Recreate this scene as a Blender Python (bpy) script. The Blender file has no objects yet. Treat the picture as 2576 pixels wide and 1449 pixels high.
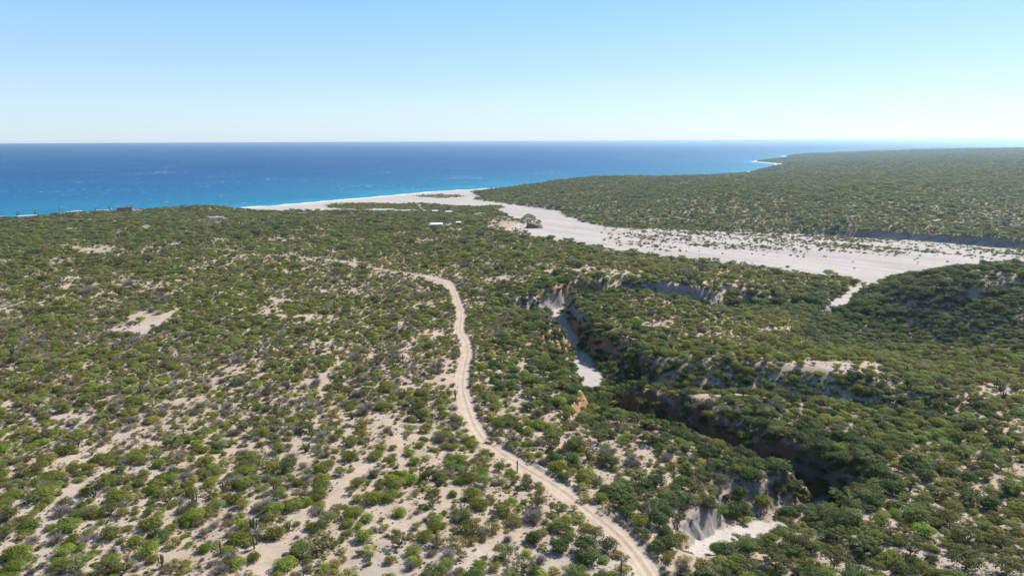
import bpy, math, random
import numpy as np
from mathutils import Matrix, Vector

random.seed(7)
RNG = np.random.default_rng(11)
S = bpy.context.scene
COL = S.collection

# ------------------------------------------------------------------ camera
CAM_Z = 125.0
PITCH = math.radians(12.1)
ROLL = math.radians(-0.27)
W0, H0 = 2576.0, 1449.0
FPX = W0 * 24.0 / 36.0
cam = bpy.data.cameras.new("camera")
cam.lens = 24.0
cam.sensor_width = 36.0
cam.clip_start = 1.0
cam.clip_end = 120000.0
camo = bpy.data.objects.new("camera", cam)
CAMROT = Matrix.Rotation(math.pi / 2 - PITCH, 3, 'X') @ Matrix.Rotation(ROLL, 3, 'Z')
camo.matrix_world = Matrix.Translation((0, 0, CAM_Z)) @ CAMROT.to_4x4()
COL.objects.link(camo)
S.camera = camo
CR = np.array(CAMROT)

# ------------------------------------------------------------------ sky, sun, exposure
SUN_AZ, SUN_EL = math.radians(52), math.radians(42)      # azimuth clockwise from straight ahead
world = bpy.data.worlds.new("World")
S.world = world
world.use_nodes = True
nt = world.node_tree
bg = nt.nodes["Background"]
sky = nt.nodes.new("ShaderNodeTexSky")
sky.sky_type = 'NISHITA'
sky.sun_disc = False
sky.sun_elevation = SUN_EL
sky.sun_rotation = SUN_AZ
sky.altitude = 0.0
sky.air_density = 1.0
sky.dust_density = 0.25
sky.ozone_density = 3.0
# clear coastal sky: half the physical sky, half an even sea-air gradient that depends on elevation only
tcw = nt.nodes.new("ShaderNodeTexCoord"); sep = nt.nodes.new("ShaderNodeSeparateXYZ")
nt.links.new(tcw.outputs["Generated"], sep.inputs[0])
rmp = nt.nodes.new("ShaderNodeValToRGB"); nt.links.new(sep.outputs["Z"], rmp.inputs[0])
re = rmp.color_ramp.elements
re[0].position = 0.0; re[0].color = (.62, .80, .95, 1); re[1].position = 1.0; re[1].color = (.10, .21, .44, 1)
for pos, c in ((.05, (.58, .80, .97, 1)), (.10, (.46, .72, .97, 1)), (.19, (.30, .64, .95, 1)), (.4, (.17, .37, .68, 1))):
    k_ = re.new(pos); k_.color = c
scl = nt.nodes.new("ShaderNodeVectorMath"); scl.operation = 'SCALE'; scl.inputs["Scale"].default_value = 6.7
nt.links.new(rmp.outputs[0], scl.inputs[0])
tintn = nt.nodes.new("ShaderNodeMix"); tintn.data_type = 'RGBA'; tintn.blend_type = 'MULTIPLY'
tintn.inputs["Factor"].default_value = 1.0
tintn.inputs["B"].default_value = (0.88, 0.91, 1.1, 1)
nt.links.new(sky.outputs[0], tintn.inputs["A"])
mixs = nt.nodes.new("ShaderNodeMix"); mixs.data_type = 'RGBA'; mixs.inputs["Factor"].default_value = .62
nt.links.new(tintn.outputs["Result"], mixs.inputs["A"]); nt.links.new(scl.outputs[0], mixs.inputs["B"])
nt.links.new(mixs.outputs["Result"], bg.inputs[0])
bg.inputs[1].default_value = 0.091
sun = bpy.data.lights.new("sun", 'SUN')
sun.energy = 5.0
sun.angle = math.radians(0.5)
sun.color = (1.0, 0.955, 0.89)
suno = bpy.data.objects.new("sun", sun)
sdir = Vector((math.sin(SUN_AZ) * math.cos(SUN_EL), math.cos(SUN_AZ) * math.cos(SUN_EL), math.sin(SUN_EL)))
suno.rotation_euler = sdir.to_track_quat('Z', 'Y').to_euler()
COL.objects.link(suno)
S.view_settings.view_transform = 'Standard'
S.view_settings.look = 'None'
S.view_settings.exposure = 0.8
S.view_settings.gamma = 1.0
S.view_settings.use_curve_mapping = False
S.cycles.max_bounces = 6
S.cycles.diffuse_bounces = 3
S.cycles.glossy_bounces = 2
S.cycles.transmission_bounces = 3
S.cycles.volume_bounces = 0
S.cycles.transparent_max_bounces = 4
S.cycles.use_denoising = True

# ------------------------------------------------------------------ survey helpers (photo pixel -> ray -> place)
def rays(px, py):
    px = np.asarray(px, float); py = np.asarray(py, float)
    d = np.stack([(px - W0 / 2) / FPX, -(py - H0 / 2) / FPX, -np.ones_like(px)], -1)
    return d @ CR.T

def D(px, py, z):
    """world x, y of the photo point that lies at height z"""
    r = rays([px], [py])[0]
    t = (z - CAM_Z) / r[2]
    return np.array([r[0] * t, r[1] * t])

def to_px(x, y, z):
    p = np.stack([x, y, z - CAM_Z], -1) @ CR
    w = np.maximum(-p[..., 2], 1e-3)
    return W0 / 2 + FPX * p[..., 0] / w, H0 / 2 - FPX * p[..., 1] / w, -p[..., 2]

# ------------------------------------------------------------------ noise
_TAB = np.random.default_rng(3).random((256, 256)).astype(np.float32)
def vnoise(x, y):
    xi = np.floor(x); yi = np.floor(y)
    fx = (x - xi).astype(np.float32); fy = (y - yi).astype(np.float32)
    fx = fx * fx * (3 - 2 * fx); fy = fy * fy * (3 - 2 * fy)
    a = xi.astype(np.int64) & 255; b = yi.astype(np.int64) & 255
    a1 = (a + 1) & 255; b1 = (b + 1) & 255
    return (_TAB[a, b] * (1 - fx) * (1 - fy) + _TAB[a1, b] * fx * (1 - fy) + _TAB[a, b1] * (1 - fx) * fy + _TAB[a1, b1] * fx * fy) * 2 - 1

def fbm(x, y, scale, octv=4, gain=0.5, seed=0.0):
    s = 0.0; a = 1.0; f = 1.0 / scale; n = 0.0
    for i in range(octv):
        s = s + a * vnoise(x * f + 17.3 * i + seed, y * f - 9.1 * i + seed * 1.7)
        n += a; a *= gain; f *= 2.03
    return s / n

def sstep(a, b, x):
    t = np.clip((x - a) / (b - a), 0, 1)
    return t * t * (3 - 2 * t)

# ------------------------------------------------------------------ distances to lines and outlines
def seg_dist(x, y, P):
    """distance to polyline P (n,2), nearest fractional index, side (+1 = left of travel)"""
    best = np.full(x.shape, 1e18); par = np.zeros(x.shape); side = np.ones(x.shape)
    for i in range(len(P) - 1):
        ax, ay = P[i]; bx, by = P[i + 1]
        dx, dy = bx - ax, by - ay
        L = dx * dx + dy * dy + 1e-9
        t = np.clip(((x - ax) * dx + (y - ay) * dy) / L, 0, 1)
        ex = x - ax - t * dx; ey = y - ay - t * dy
        d = ex * ex + ey * ey
        m = d < best
        best = np.where(m, d, best); par = np.where(m, i + t, par)
        side = np.where(m, np.where(dx * ey - dy * ex >= 0, 1.0, -1.0), side)
    return np.sqrt(best), par, side

def inside(x, y, P):
    c = np.zeros(x.shape, bool)
    n = len(P)
    for i in range(n):
        x1, y1 = P[i]; x2, y2 = P[(i + 1) % n]
        if y1 == y2: continue
        m = ((y1 > y) != (y2 > y)) & (x < (x2 - x1) * (y - y1) / (y2 - y1) + x1)
        c ^= m
    return c

def smooth_line(pts, n=4):
    """Catmull-Rom through rows of any width"""
    P = np.array(pts, float); out = []
    for i in range(len(P) - 1):
        p0 = P[max(i - 1, 0)]; p1 = P[i]; p2 = P[i + 1]; p3 = P[min(i + 2, len(P) - 1)]
        for k in range(n):
            t = k / n
            out.append(0.5 * (2 * p1 + (p2 - p0) * t + (2 * p0 - 5 * p1 + 4 * p2 - p3) * t * t + (3 * p1 - p0 - 3 * p2 + p3) * t ** 3))
    out.append(P[-1])
    return np.array(out)

# ------------------------------------------------------------------ upland surface: spline through surveyed heights
CTRL = [
 (0,1449,44),(640,1449,45),(1288,1449,45),(1700,1449,43.5),(2200,1449,42.5),(2576,1449,43.5),
 (0,1200,42.5),(600,1200,43),(1200,1150,42),(1500,1170,41),(1640,1250,42.5),(1900,1400,41),(2576,1250,43),(2150,1250,42),
 (2300,1120,41),(2576,1040,41),(2200,920,38.5),(2000,905,38),(1850,890,36.5),(1700,850,34.5),(1560,800,34),(1800,1120,39.5),
 (0,950,38),(600,950,39),(1160,940,39),(1300,900,37),
 (0,750,30),(500,750,32),(900,700,32),(1120,712,33),(1300,720,34),(1400,740,34.5),(1550,698,36),(1690,700,36.5),(1850,715,28),
 (0,620,20),(500,620,21),(1000,600,22),(1200,570,21),
 (1290,590,22),(1500,622,22),(1700,655,21),(1900,675,18),(2060,690,15),(2000,735,20),
 (0,555,11),(315,535,12),(520,525,15),(560,529,10),(650,536,7),(760,536,8),(900,534,8),(1150,530,8),
 (2576,708,47.5),(2400,716,44),(2300,724,36),(2230,726,27.5),(2150,750,17.5),(2576,770,42.5),(2400,778,36.5),(2300,767,29.5),(2576,893,30.5),(2400,860,24),(2300,836,20.5),(2200,810,19),(2130,832,19.5),(2400,907,26),
 (1250,492,6),(1330,500,9),(1400,465,14),(1480,452,24),(1600,452,27),(1750,455,27),(1850,446,22),(1900,437,13),
 (1450,540,8),(1620,562,9),(1740,556,11),(1740,540,18),(1900,560,15),(2050,572,17),(2160,590,15),(2350,595,17.5),(2576,603,18.5),
 (1400,505,10),(1500,500,17),(1700,500,26),(2000,500,35),(2300,520,35),(2576,520,36),(2000,445,36),(2300,440,43),(2576,440,50),
 (1965,410,10),(2000,392,9),(2080,385,13),(2150,380,20),(2300,377,40),(2576,372,58),(2300,400,42),(2576,400,54),(2100,412,34),
]
EXTRA = [(-60,150,44),(-60,500,33),(-60,1000,12),(60,150,45),(60,330,50),(55,500,60),(58,1000,34),(58,3000,48),(58,8000,60),(30,7500,30),(20,8000,15),(45,7000,45)]
_c = []
for px, py, z in CTRL:
    x, y = D(px, py, z); _c.append((math.atan2(x, y), math.log(math.hypot(x, y)), z))
for a, r, z in EXTRA:
    _c.append((math.radians(a), math.log(r), z))
_c = np.array(_c); _c[:, 0] *= 1.6
def _tk(r2): return 0.5 * r2 * np.log(r2 + 1e-12)
_n = len(_c)
_K = _tk((_c[:, None, 0] - _c[None, :, 0]) ** 2 + (_c[:, None, 1] - _c[None, :, 1]) ** 2) + np.eye(_n) * 0.004
_Pm = np.hstack([np.ones((_n, 1)), _c[:, :2]])
_A = np.vstack([np.hstack([_K, _Pm]), np.hstack([_Pm.T, np.zeros((3, 3))])])
_w = np.linalg.solve(_A, np.concatenate([_c[:, 2], np.zeros(3)]))
def upland(x, y):
    a = np.clip(np.arctan2(x, y), -1.15, 1.15) * 1.6
    l = np.log(np.clip(np.hypot(x, y), 95, 9000))
    z = _w[_n] + _w[_n + 1] * a + _w[_n + 2] * l
    for i in range(_n):
        z = z + _w[i] * _tk((a - _c[i, 0]) ** 2 + (l - _c[i, 1]) ** 2)
    return np.clip(z, 2, 85)

# ------------------------------------------------------------------ dry river, ravine, shore, road
def push(px, py, z, d):
    x, y = D(px, py, z); r = math.hypot(x, y)
    return np.array([x, y]) * (1 + d / r)
RIV_NEAR = [D(560,528,3), D(700,533.5,3), D(800,535,3.5), D(900,536,4), D(1012,535,4), D(1062,530,4), D(1048,514,4), D(1141,519,4), D(1190,524,5), D(1250,532,5), D(1322,567,6),
            D(1298,575,6), D(1256,584,6), push(1290,592,20,22), push(1400,606,20,18), push(1500,623,20,18), push(1700,656,19,16), push(1900,676,16,10),
            push(2060,691,14,6), push(2190,708,13,3), push(2300,694,33,75), push(2400,674,44,95), push(2576,655,54,105), push(2900,640,55,120), push(3400,620,55,130)]
RIV_FAR = [D(3400,640,14), D(2900,632,14), D(2576,619,13), D(2413,606,13), D(2259,595,12), D(2125,589,12), D(1972,585,11), D(1780,579,10), D(1629,574,9), D(1539,571.5,8), D(1473,561,7), D(1426,547,6.5),
           D(1399,531,5.5), D(1323,520,5), D(1249,510,4.5), D(1186,501,4), D(1206,496,4), D(1183,483,3), D(1290,472,2)]
RIV = np.array(RIV_NEAR + RIV_FAR + [D(1100,481,0) , D(900,499,0), D(700,516.5,0), D(560,525,1.0)])
MOUTH = D(1080, 500, 3); _up = D(2576, 640, 12) - MOUTH; _up = _up / np.hypot(*_up)
def river_z(x, y):
    s = (x - MOUTH[0]) * _up[0] + (y - MOUTH[1]) * _up[1]
    return 2.6 + 0.0072 * np.maximum(s, 0)

RAV = [ # px, py, bed height, half width, bank run left of flow, bank run right of flow
 (1735,1392,38.5,1.0,4,6),(1800,1372,35.8,2.6,3,5),(1860,1352,34.2,2.6,4,6),(1900,1340,33.2,2.4,12,8),(1960,1322,32,2.2,14,9),(2040,1290,31,2.8,9,12),(2070,1262,30.6,2.5,7,12),(2010,1240,30,2.5,10,7.5),(1940,1212,29.4,2.5,11,5.5),
 (1860,1182,28.8,2.5,11,8),(1780,1152,28,2.5,11,14),(1700,1128,27,2.5,11,15),(1610,1105,26,2.6,9,14),(1545,1086,25.2,3.0,8,7),(1512,1040,24.4,2.0,14,13),(1497,985,23.6,2.0,18,20),(1488,950,23.2,2.4,20,20),
 (1466,905,22.6,3.4,18,14),(1445,870,22.2,3.6,5,9),(1428,838,21.6,3.2,18,4),(1405,805,21,2.8,20,4),(1396,788,20.6,2.0,9,9),(1440,774,20.2,2,11,12),(1520,780,19.8,2,26,16),(1620,786,19.2,2,24,30),(1700,788,18.6,2.5,6,36),
 (1780,788,18,2.5,12,36),(1880,782,17.4,2,28,32),(1980,778,16.8,3.5,28,18),(2060,786,16,3.5,24,18),(2105,770,15.2,4,20,16),(2138,740,14,4.5,20,16),(2190,716,12.8,4,16,16),(2240,702,12,4,14,14)]
_r = np.array([[*D(p[0], p[1], p[2]), *p[2:]] for p in RAV])
RAVL = smooth_line(_r, 3)
GUL = [ # shallower vegetated side gullies: px, py, bed, half width, run
 [(1515,985,24.5,1.5,16),(1620,1000,26,1.5,20),(1700,1003,27.4,1.5,22),(1850,1003,29.5,1.5,22),(1990,1012,31.5,1.5,22),(2140,1032,33.8,1.5,20),(2350,1042,38.5,1,18)],
 [(2120,800,17,1.5,20),(2230,838,21.5,1.5,20),(2330,805,27.5,1.2,16),(2450,772,34.5,1.2,14),(2600,722,46,1,12)],
 [(1440,1180,41.3,0.5,3),(1400,1140,40.4,0.7,4),(1440,1085,38.6,0.8,6),(1500,1055,30,1.0,8)],
]
GULL = [smooth_line([[*D(p[0], p[1], p[2]), *p[2:]] for p in g], 3) for g in GUL]

SHORE = [(-2600,400)] + [tuple(D(px, py, 0)) for px, py in [(0,556),(315,540.5),(480,531),(560,526.6),(700,517.5),(900,500.3),(1100,482.3),(1300,471.2),(1400,462.5),(1480,456),(1600,451),(1750,447),(1850,440.6),(1890,432.5),(1942,421.5),(1958,417),(1955,413),(1925,410),(1893,407),(1915,403.6),(1960,399.5),(1988,396.3),(1968,394.5),(1985,391.8),(2010,389.5)]]
SHORE += [(3300,7000),(4300,8200),(9000,11500)]
SHORE = np.array(SHORE)
SHOREPOLY = np.vstack([SHORE, [(20000, 11500), (20000, -20000), (-20000, -20000), (-20000, 400)]])
def shore_d(x, y):
    d, _, _ = seg_dist(x, y, SHORE)
    return np.where(inside(x, y, SHOREPOLY), d, -d)

def terrain0(x, y, full=False):
    r = np.hypot(x, y)
    U = upland(x, y)
    nz = fbm(x, y, 90, 3) * 1.6 * np.clip(r / 300, .5, 2.2) + fbm(x, y, 22, 3, seed=5) * 0.55 + fbm(x, y, 5, 2, seed=9) * 0.13 * np.clip(1.6 - r / 600, 0, 1)
    hillm = sstep(0.42, 0.55, np.arctan2(x, y)) * sstep(300, 380, r) * (1 - sstep(560, 700, r))
    ridg = 1 - 2 * np.abs(vnoise(x / 38 + .4 * vnoise(x / 60, y / 60), y / 90))
    plat = sstep(1000, 1400, r) * sstep(0.0, 0.15, np.arctan2(x, y))
    nz = nz + hillm * (ridg - .6) * 2.2 + plat * fbm(x, y, 260, 3, seed=21) * 2.5
    Z = U + nz
    # side gullies
    wob = fbm(x, y, 7, 3, seed=31); guld = np.full(x.shape, 1e4)
    for g in GULL:
        d, p, sd = seg_dist(x, y, g[:, :2])
        if len(g) == len(GULL[0]): guld = np.minimum(guld, d)
        i = np.clip(p.astype(int), 0, len(g) - 2); f = p - i
        q = lambda k: g[i, k] * (1 - f) + g[i + 1, k] * f
        k = sstep(0, 1, (d - q(3) + wob * 1.5) / q(4))
        Z = np.minimum(Z, q(2) * (1 - k) + Z * k)
    # ravine
    d, p, sd = seg_dist(x, y, RAVL[:, :2])
    i = np.clip(p.astype(int), 0, len(RAVL) - 2); f = p - i
    q = lambda k: RAVL[i, k] * (1 - f) + RAVL[i + 1, k] * f
    run = np.where(sd > 0, q(4), q(5)); run = run * (1 + .7 * np.clip(fbm(x, y, 24, 2, seed=47) * 1.6, -.35, 1))
    flute = fbm(x, y, 6, 3, seed=41) * np.clip(run * .3, .8, 3.2) + fbm(x, y, 2.2, 2, seed=44) * 0.75 + fbm(x, y, 26, 2, seed=45) * np.clip(run * .3, 1.2, 4)
    k = np.clip((d - q(3) + flute) / run, 0, 1)
    k = np.where(run < 5, 1 - (1 - k) ** 1.6, k * k * (3 - 2 * k))
    bed = q(2) + 0.12 * fbm(x, y, 4, 2, seed=2)
    ZR = bed * (1 - k) + Z * k
    inr = d < 60; ravd = d; ravrun = run; ravin = d - q(3) + flute
    ravk = np.where(inr, k, 1.0)
    Z = np.where(inr, np.minimum(Z, ZR) * (k < 1) + Z * (k >= 1), Z)
    # river
    dr, pr, _ = seg_dist(x, y, np.vstack([RIV, RIV[:1]]))
    ins = inside(x, y, RIV)
    ds = np.where(ins, -dr, dr)
    nn = len(RIV_NEAR)
    pfar = (pr >= nn) & (pr < nn + 5.0)
    pcl = (pr >= 9.0) & (pr < 13.2)
    run = np.where(pfar, 3.5, np.where(pcl, 7.0, np.where(pr < 9, 25.0, np.where(pr < nn, 22.0, 18.0))))
    ds = ds + fbm(x, y, 14, 3, seed=51) * np.clip(run * .28, 1.2, 4) * np.where(pr >= nn + 5, 2.0, 1.0) + fbm(x, y, 4, 2, seed=53) * 0.9
    k = np.clip(ds / run, 0, 1)
    k = np.where(run < 8, 1 - (1 - k) ** 1.7, k * k * (3 - 2 * k))
    rz = river_z(x, y) + fbm(x, y, 40, 3, seed=61) * 0.35
    Z = rz * (1 - k) + np.maximum(Z, rz) * k
    rivk = k
    # shore
    sh = shore_d(x, y)
    cap = 3.6 * sstep(0, 38, sh) + np.maximum(sh - 34, 0) * 0.42
    cap = np.where(sh < 0, np.maximum(0.06 * sh, -6), cap)
    Z = np.minimum(Z, cap)
    if full:
        return Z, dict(rav=ravk, riv=rivk, rivd=ds, shore=sh, ravd=ravd, rivp=pr, run=ravrun, ravin=ravin, guld=guld)
    return Z

def hit(px, py, fn=terrain0):
    """march photo rays down to the terrain"""
    px = np.atleast_1d(np.asarray(px, float)); py = np.atleast_1d(np.asarray(py, float))
    R = rays(px, py)
    ts = np.concatenate([np.linspace(90, 900, 420), np.geomspace(903, 9000, 420)])
    X = R[:, 0:1] * ts; Y = R[:, 1:2] * ts; Zr = CAM_Z + R[:, 2:3] * ts
    Zt = fn(X.ravel(), Y.ravel()).reshape(X.shape)
    below = Zr < np.maximum(Zt, 0.0)
    j = np.argmax(below, 1); j = np.where(below.any(1), j, len(ts) - 1); j = np.maximum(j, 1)
    a = np.arange(len(px))
    d0 = (Zr - Zt)[a, j - 1]; d1 = (Zr - Zt)[a, j]
    f = np.clip(d0 / (d0 - d1 + 1e-9), 0, 1)
    t = ts[j - 1] * (1 - f) + ts[j] * f
    return np.stack([R[:, 0] * t, R[:, 1] * t], -1)

ROADPX = [(1790,1640),(1690,1510),(1640,1449),(1600,1392),(1550,1338),(1480,1282),(1400,1222),(1330,1180),(1265,1140),(1215,1100),(1190,1060),(1172,1010),(1164,970),(1168,930),(1176,890),(1172,860),(1157,830),(1160,790),(1149,750),(1139,724),(1126,708),(1100,700),(1050,692),(990,684),(930,673),(880,662),(820,655),(740,650),(650,641)]
_rp = hit([p[0] for p in ROADPX], [p[1] for p in ROADPX])
ROAD = smooth_line(_rp, 4)
_rz = terrain0(ROAD[:, 0], ROAD[:, 1])
for _ in range(6):
    _rz[1:-1] = (_rz[:-2] + 2 * _rz[1:-1] + _rz[2:]) / 4
ROAD_HW = 2.0

def terrain(x, y, full=False):
    Z, M = terrain0(x, y, True)
    near = (np.hypot(x, y) < 800)
    d = np.full(x.shape, 1e4); p = np.zeros(x.shape); sd = np.ones(x.shape)
    if near.any():
        a, b, c = seg_dist(x[near], y[near], ROAD)
        d[near] = a; p[near] = b; sd[near] = c
    i = np.clip(p.astype(int), 0, len(ROAD) - 2); f = p - i
    rz = _rz[i] * (1 - f) + _rz[i + 1] * f
    hw = ROAD_HW * (1 - 0.15 * sstep(len(ROAD) - 34, len(ROAD) - 18, p))
    dw = d + fbm(x, y, 3.5, 2, seed=71) * 0.6 + fbm(x, y, 14, 2, seed=72) * 0.5
    k = sstep(hw, hw + 2.6, dw)
    rut = -0.07 * (np.exp(-((d - 0.85) / 0.28) ** 2)) + 0.03 * fbm(x, y, 1.5, 2, seed=74)
    berm = 0.55 * np.exp(-((d - hw - 1.15) / 0.6) ** 2) * (0.75 + 0.5 * vnoise(x / 2.1, y / 2.1)) * np.where(sd < 0, 1.0, 0.35)
    Z = Z * k + (rz - 0.12 + rut) * (1 - k) + berm * (d < 9)
    if full:
        M.update(road=dw, roadraw=d, roadhw=hw, roadside=sd)
        return Z, M
    return Z

# ------------------------------------------------------------------ material helpers
def new_mat(name):
    m = bpy.data.materials.new(name); m.use_nodes = True
    n = m.node_tree.nodes; b = n["Principled BSDF"]
    b.inputs["Roughness"].default_value = 0.9
    b.inputs["Specular IOR Level"].default_value = 0.15
    return m, m.node_tree, b

def plain(name, col, rough=0.8, var=0.12, scale=1.2, spec=0.2):
    m, t, b = new_mat(name)
    b.inputs["Roughness"].default_value = rough
    b.inputs["Specular IOR Level"].default_value = spec
    tc = t.nodes.new("ShaderNodeTexCoord"); nz = t.nodes.new("ShaderNodeTexNoise")
    nz.inputs["Scale"].default_value = scale; nz.inputs["Detail"].default_value = 5
    mp = t.nodes.new("ShaderNodeMapRange"); mp.inputs[1].default_value = .3; mp.inputs[2].default_value = .7
    mp.inputs[3].default_value = 1 - var; mp.inputs[4].default_value = 1 + var
    mx = t.nodes.new("ShaderNodeVectorMath"); mx.operation = 'SCALE'; mx.inputs[0].default_value = col[:3]
    t.links.new(tc.outputs["Object"], nz.inputs["Vector"]); t.links.new(nz.outputs[0], mp.inputs[0])
    t.links.new(mp.outputs[0], mx.inputs["Scale"]); t.links.new(mx.outputs[0], b.inputs["Base Color"])
    return m

def ground_material():
    m, t, b = new_mat("bare_earth")
    at = t.nodes.new("ShaderNodeAttribute"); at.attribute_name = "tint"
    geo = t.nodes.new("ShaderNodeNewGeometry")
    n1 = t.nodes.new("ShaderNodeTexNoise"); n1.inputs["Scale"].default_value = 0.55; n1.inputs["Detail"].default_value = 7; n1.inputs["Roughness"].default_value = .65
    n2 = t.nodes.new("ShaderNodeTexNoise"); n2.inputs["Scale"].default_value = 3.5; n2.inputs["Detail"].default_value = 4
    for n in (n1, n2): t.links.new(geo.outputs["Position"], n.inputs["Vector"])
    mp = t.nodes.new("ShaderNodeMapRange"); mp.inputs[1].default_value = .25; mp.inputs[2].default_value = .75; mp.inputs[3].default_value = .84; mp.inputs[4].default_value = 1.14
    mp2 = t.nodes.new("ShaderNodeMapRange"); mp2.inputs[1].default_value = .25; mp2.inputs[2].default_value = .75; mp2.inputs[3].default_value = .9; mp2.inputs[4].default_value = 1.08
    t.links.new(n1.outputs[0], mp.inputs[0]); t.links.new(n2.outputs[0], mp2.inputs[0])
    mu = t.nodes.new("ShaderNodeMath"); mu.operation = 'MULTIPLY'
    t.links.new(mp.outputs[0], mu.inputs[0]); t.links.new(mp2.outputs[0], mu.inputs[1])
    sc = t.nodes.new("ShaderNodeVectorMath"); sc.operation = 'SCALE'
    t.links.new(at.outputs["Color"], sc.inputs[0]); t.links.new(mu.outputs[0], sc.inputs["Scale"])
    t.links.new(sc.outputs[0], b.inputs["Base Color"])
    bp = t.nodes.new("ShaderNodeBump"); bp.inputs["Strength"].default_value = .5; bp.inputs["Distance"].default_value = .35
    t.links.new(n1.outputs[0], bp.inputs["Height"]); t.links.new(bp.outputs[0], b.inputs["Normal"])
    b.inputs["Roughness"].default_value = .95; b.inputs["Specular IOR Level"].default_value = .1
    return m
M_GROUND = ground_material()

# ------------------------------------------------------------------ terrain mesh (finer towards the camera), split by what it is
def build_terrain():
    fine = np.radians(np.linspace(-47, 47, 800))
    coarse = np.radians(np.linspace(47, 313, 60))[1:-1]
    A = np.concatenate([fine, coarse])
    Rr = np.concatenate([np.linspace(3, 92, 14)[:-1], np.geomspace(92, 700, 520)[:-1], np.geomspace(700, 2600, 260)[:-1], np.geomspace(2600, 9500, 110)])
    AA, RR = np.meshgrid(A, Rr)
    X = (np.sin(AA) * RR).ravel(); Y = (np.cos(AA) * RR).ravel()
    Z, M = terrain(X, Y, True)
    nA, nR = len(A), len(Rr)
    # slope
    Zg = Z.reshape(nR, nA); Xg = X.reshape(nR, nA); Yg = Y.reshape(nR, nA)
    def grad(G): return np.gradient(G, axis=0), np.gradient(G, axis=1)
    xr, xa = grad(Xg); yr, ya = grad(Yg); zr, za = grad(Zg)
    det = xr * ya - xa * yr; det = np.where(np.abs(det) < 1e-9, 1e-9, det)
    sx = (zr * ya - za * yr) / det; sy = (xr * za - xa * zr) / det
    slope = np.hypot(sx, sy).ravel()
    slope = np.clip(slope, 0, 6)
    # colours of the material itself; cliffs also carry painted light and shade
    n_a = fbm(X, Y, 60, 3, seed=81)[:, None]; n_b = fbm(X, Y, 9, 3, seed=82)[:, None]; n_c = fbm(X, Y, 2.5, 2, seed=83)[:, None]
    soil = np.array([.345, .27, .203]) * (1 + .10 * n_a + .12 * n_b + .13 * n_c)
    rr = np.hypot(X, Y)
    paler = sstep(0.0, .6, fbm(X, Y, 45, 2, seed=84) + 0.35 * sstep(260, 130, rr) * sstep(-.35, .1, np.arctan2(X, Y)))[:, None]
    soil = soil * (1 - paler) + np.array([.345, .285, .235]) * (1 + .1 * n_b + .05 * n_c) * paler
    # litter and dry ground cover under the scrub farther off
    lit = (0.6 * sstep(450, 1100, rr) * sstep(-.5, .35, fbm(X, Y, 30, 3, seed=85) + .25))[:, None]
    soil = soil * (1 - lit) + np.array([.17, .155, .085]) * lit
    fcov = (.92 * sstep(3200, 5200, rr))[:, None]
    soil = soil * (1 - fcov) + np.array([.115, .122, .058]) * (1 + .35 * fbm(X, Y, 120, 3, seed=89)[:, None]) * fcov
    sandc = np.array([.375, .333, .295]) * (1 + .05 * n_a + .07 * n_b)
    riv = np.maximum(1 - sstep(.02, .16, M['riv']), 0)[:, None]
    # darker gravel bars in the river, drawn out along the flow
    s = (X - MOUTH[0]) * _up[0] + (Y - MOUTH[1]) * _up[1]; c = -(X - MOUTH[0]) * _up[1] + (Y - MOUTH[1]) * _up[0]
    bar = fbm(s / 9.0, c, 16, 3, seed=86)
    chn = fbm(s / 14.0, c, 9, 3, seed=88)[:, None]; sandc = sandc * (1 + .24 * chn - .10 * sstep(.25, .4, chn))
    px, py, dp = to_px(X, Y, Z)
    gm = sstep(1480, 1700, px) * sstep(0.05, .4, bar) * 0.65
    sandc = sandc * (1 - gm[:, None]) + np.array([.31, .27, .24]) * gm[:, None]
    col = soil * (1 - riv) + sandc * riv
    bw = np.where(px > 1750, 22, np.where(px < 480, 30, 55)) + 10 * fbm(X, Y, 30, 2, seed=87)
    cove = np.exp(-((X - D(1940,412,0)[0]) ** 2 + (Y - D(1940,412,0)[1]) ** 2) / 150 ** 2)
    bw = bw + 60 * cove
    be = ((1 - sstep(bw * .8, bw * 1.25, M['shore'])))[:, None]
    wet = (1 - sstep(2, 9, M['shore']))[:, None]
    beach = np.array([.41, .37, .33]) * (1 - .35 * wet)
    col = col * (1 - be) + beach * be
    rav = ((1 - sstep(.2, 1.1, M['ravin'])) * (M['ravd'] < 40))[:, None]
    col = col * (1 - rav) + np.array([.375, .335, .298]) * (1 + .06 * n_b) * rav
    # cliffs: bedded clay, warm or grey by place
    cl = sstep(.75, 1.25, slope) * (rr < 1100)
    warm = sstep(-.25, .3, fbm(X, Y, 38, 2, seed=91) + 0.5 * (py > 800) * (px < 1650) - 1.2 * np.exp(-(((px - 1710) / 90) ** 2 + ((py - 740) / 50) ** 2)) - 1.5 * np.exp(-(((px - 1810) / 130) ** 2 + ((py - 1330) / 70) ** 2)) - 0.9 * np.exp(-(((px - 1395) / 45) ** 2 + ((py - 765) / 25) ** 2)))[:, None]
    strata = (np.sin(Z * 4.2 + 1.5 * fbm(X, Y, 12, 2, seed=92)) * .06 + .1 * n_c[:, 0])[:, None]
    clc = (np.array([.245, .22, .205]) * (1 - warm) + np.array([.27, .155, .09]) * warm) * (1 + .45 * sstep(650, 800, rr) * (np.arctan2(X, Y) < .25) - .4 * (np.arctan2(X, Y) > .25) * (rr > 600))[:, None] * (1 + strata + .12 * n_b)  # sunlit river bluff lightened and shaded far bank darkened in the clay colour
    clc = clc * (1 - .5 * (rr < 300) * (px > 1480) * (1 - np.exp(-(((px - 1800) / 110) ** 2 + ((py - 1335) / 60) ** 2))))[:, None]   # shade on the lower ravine walls, darkened into their colour
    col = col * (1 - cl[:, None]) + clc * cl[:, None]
    rd = (1 - sstep(-.35, .45, M['road'] - M['roadhw']))[:, None]
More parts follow.
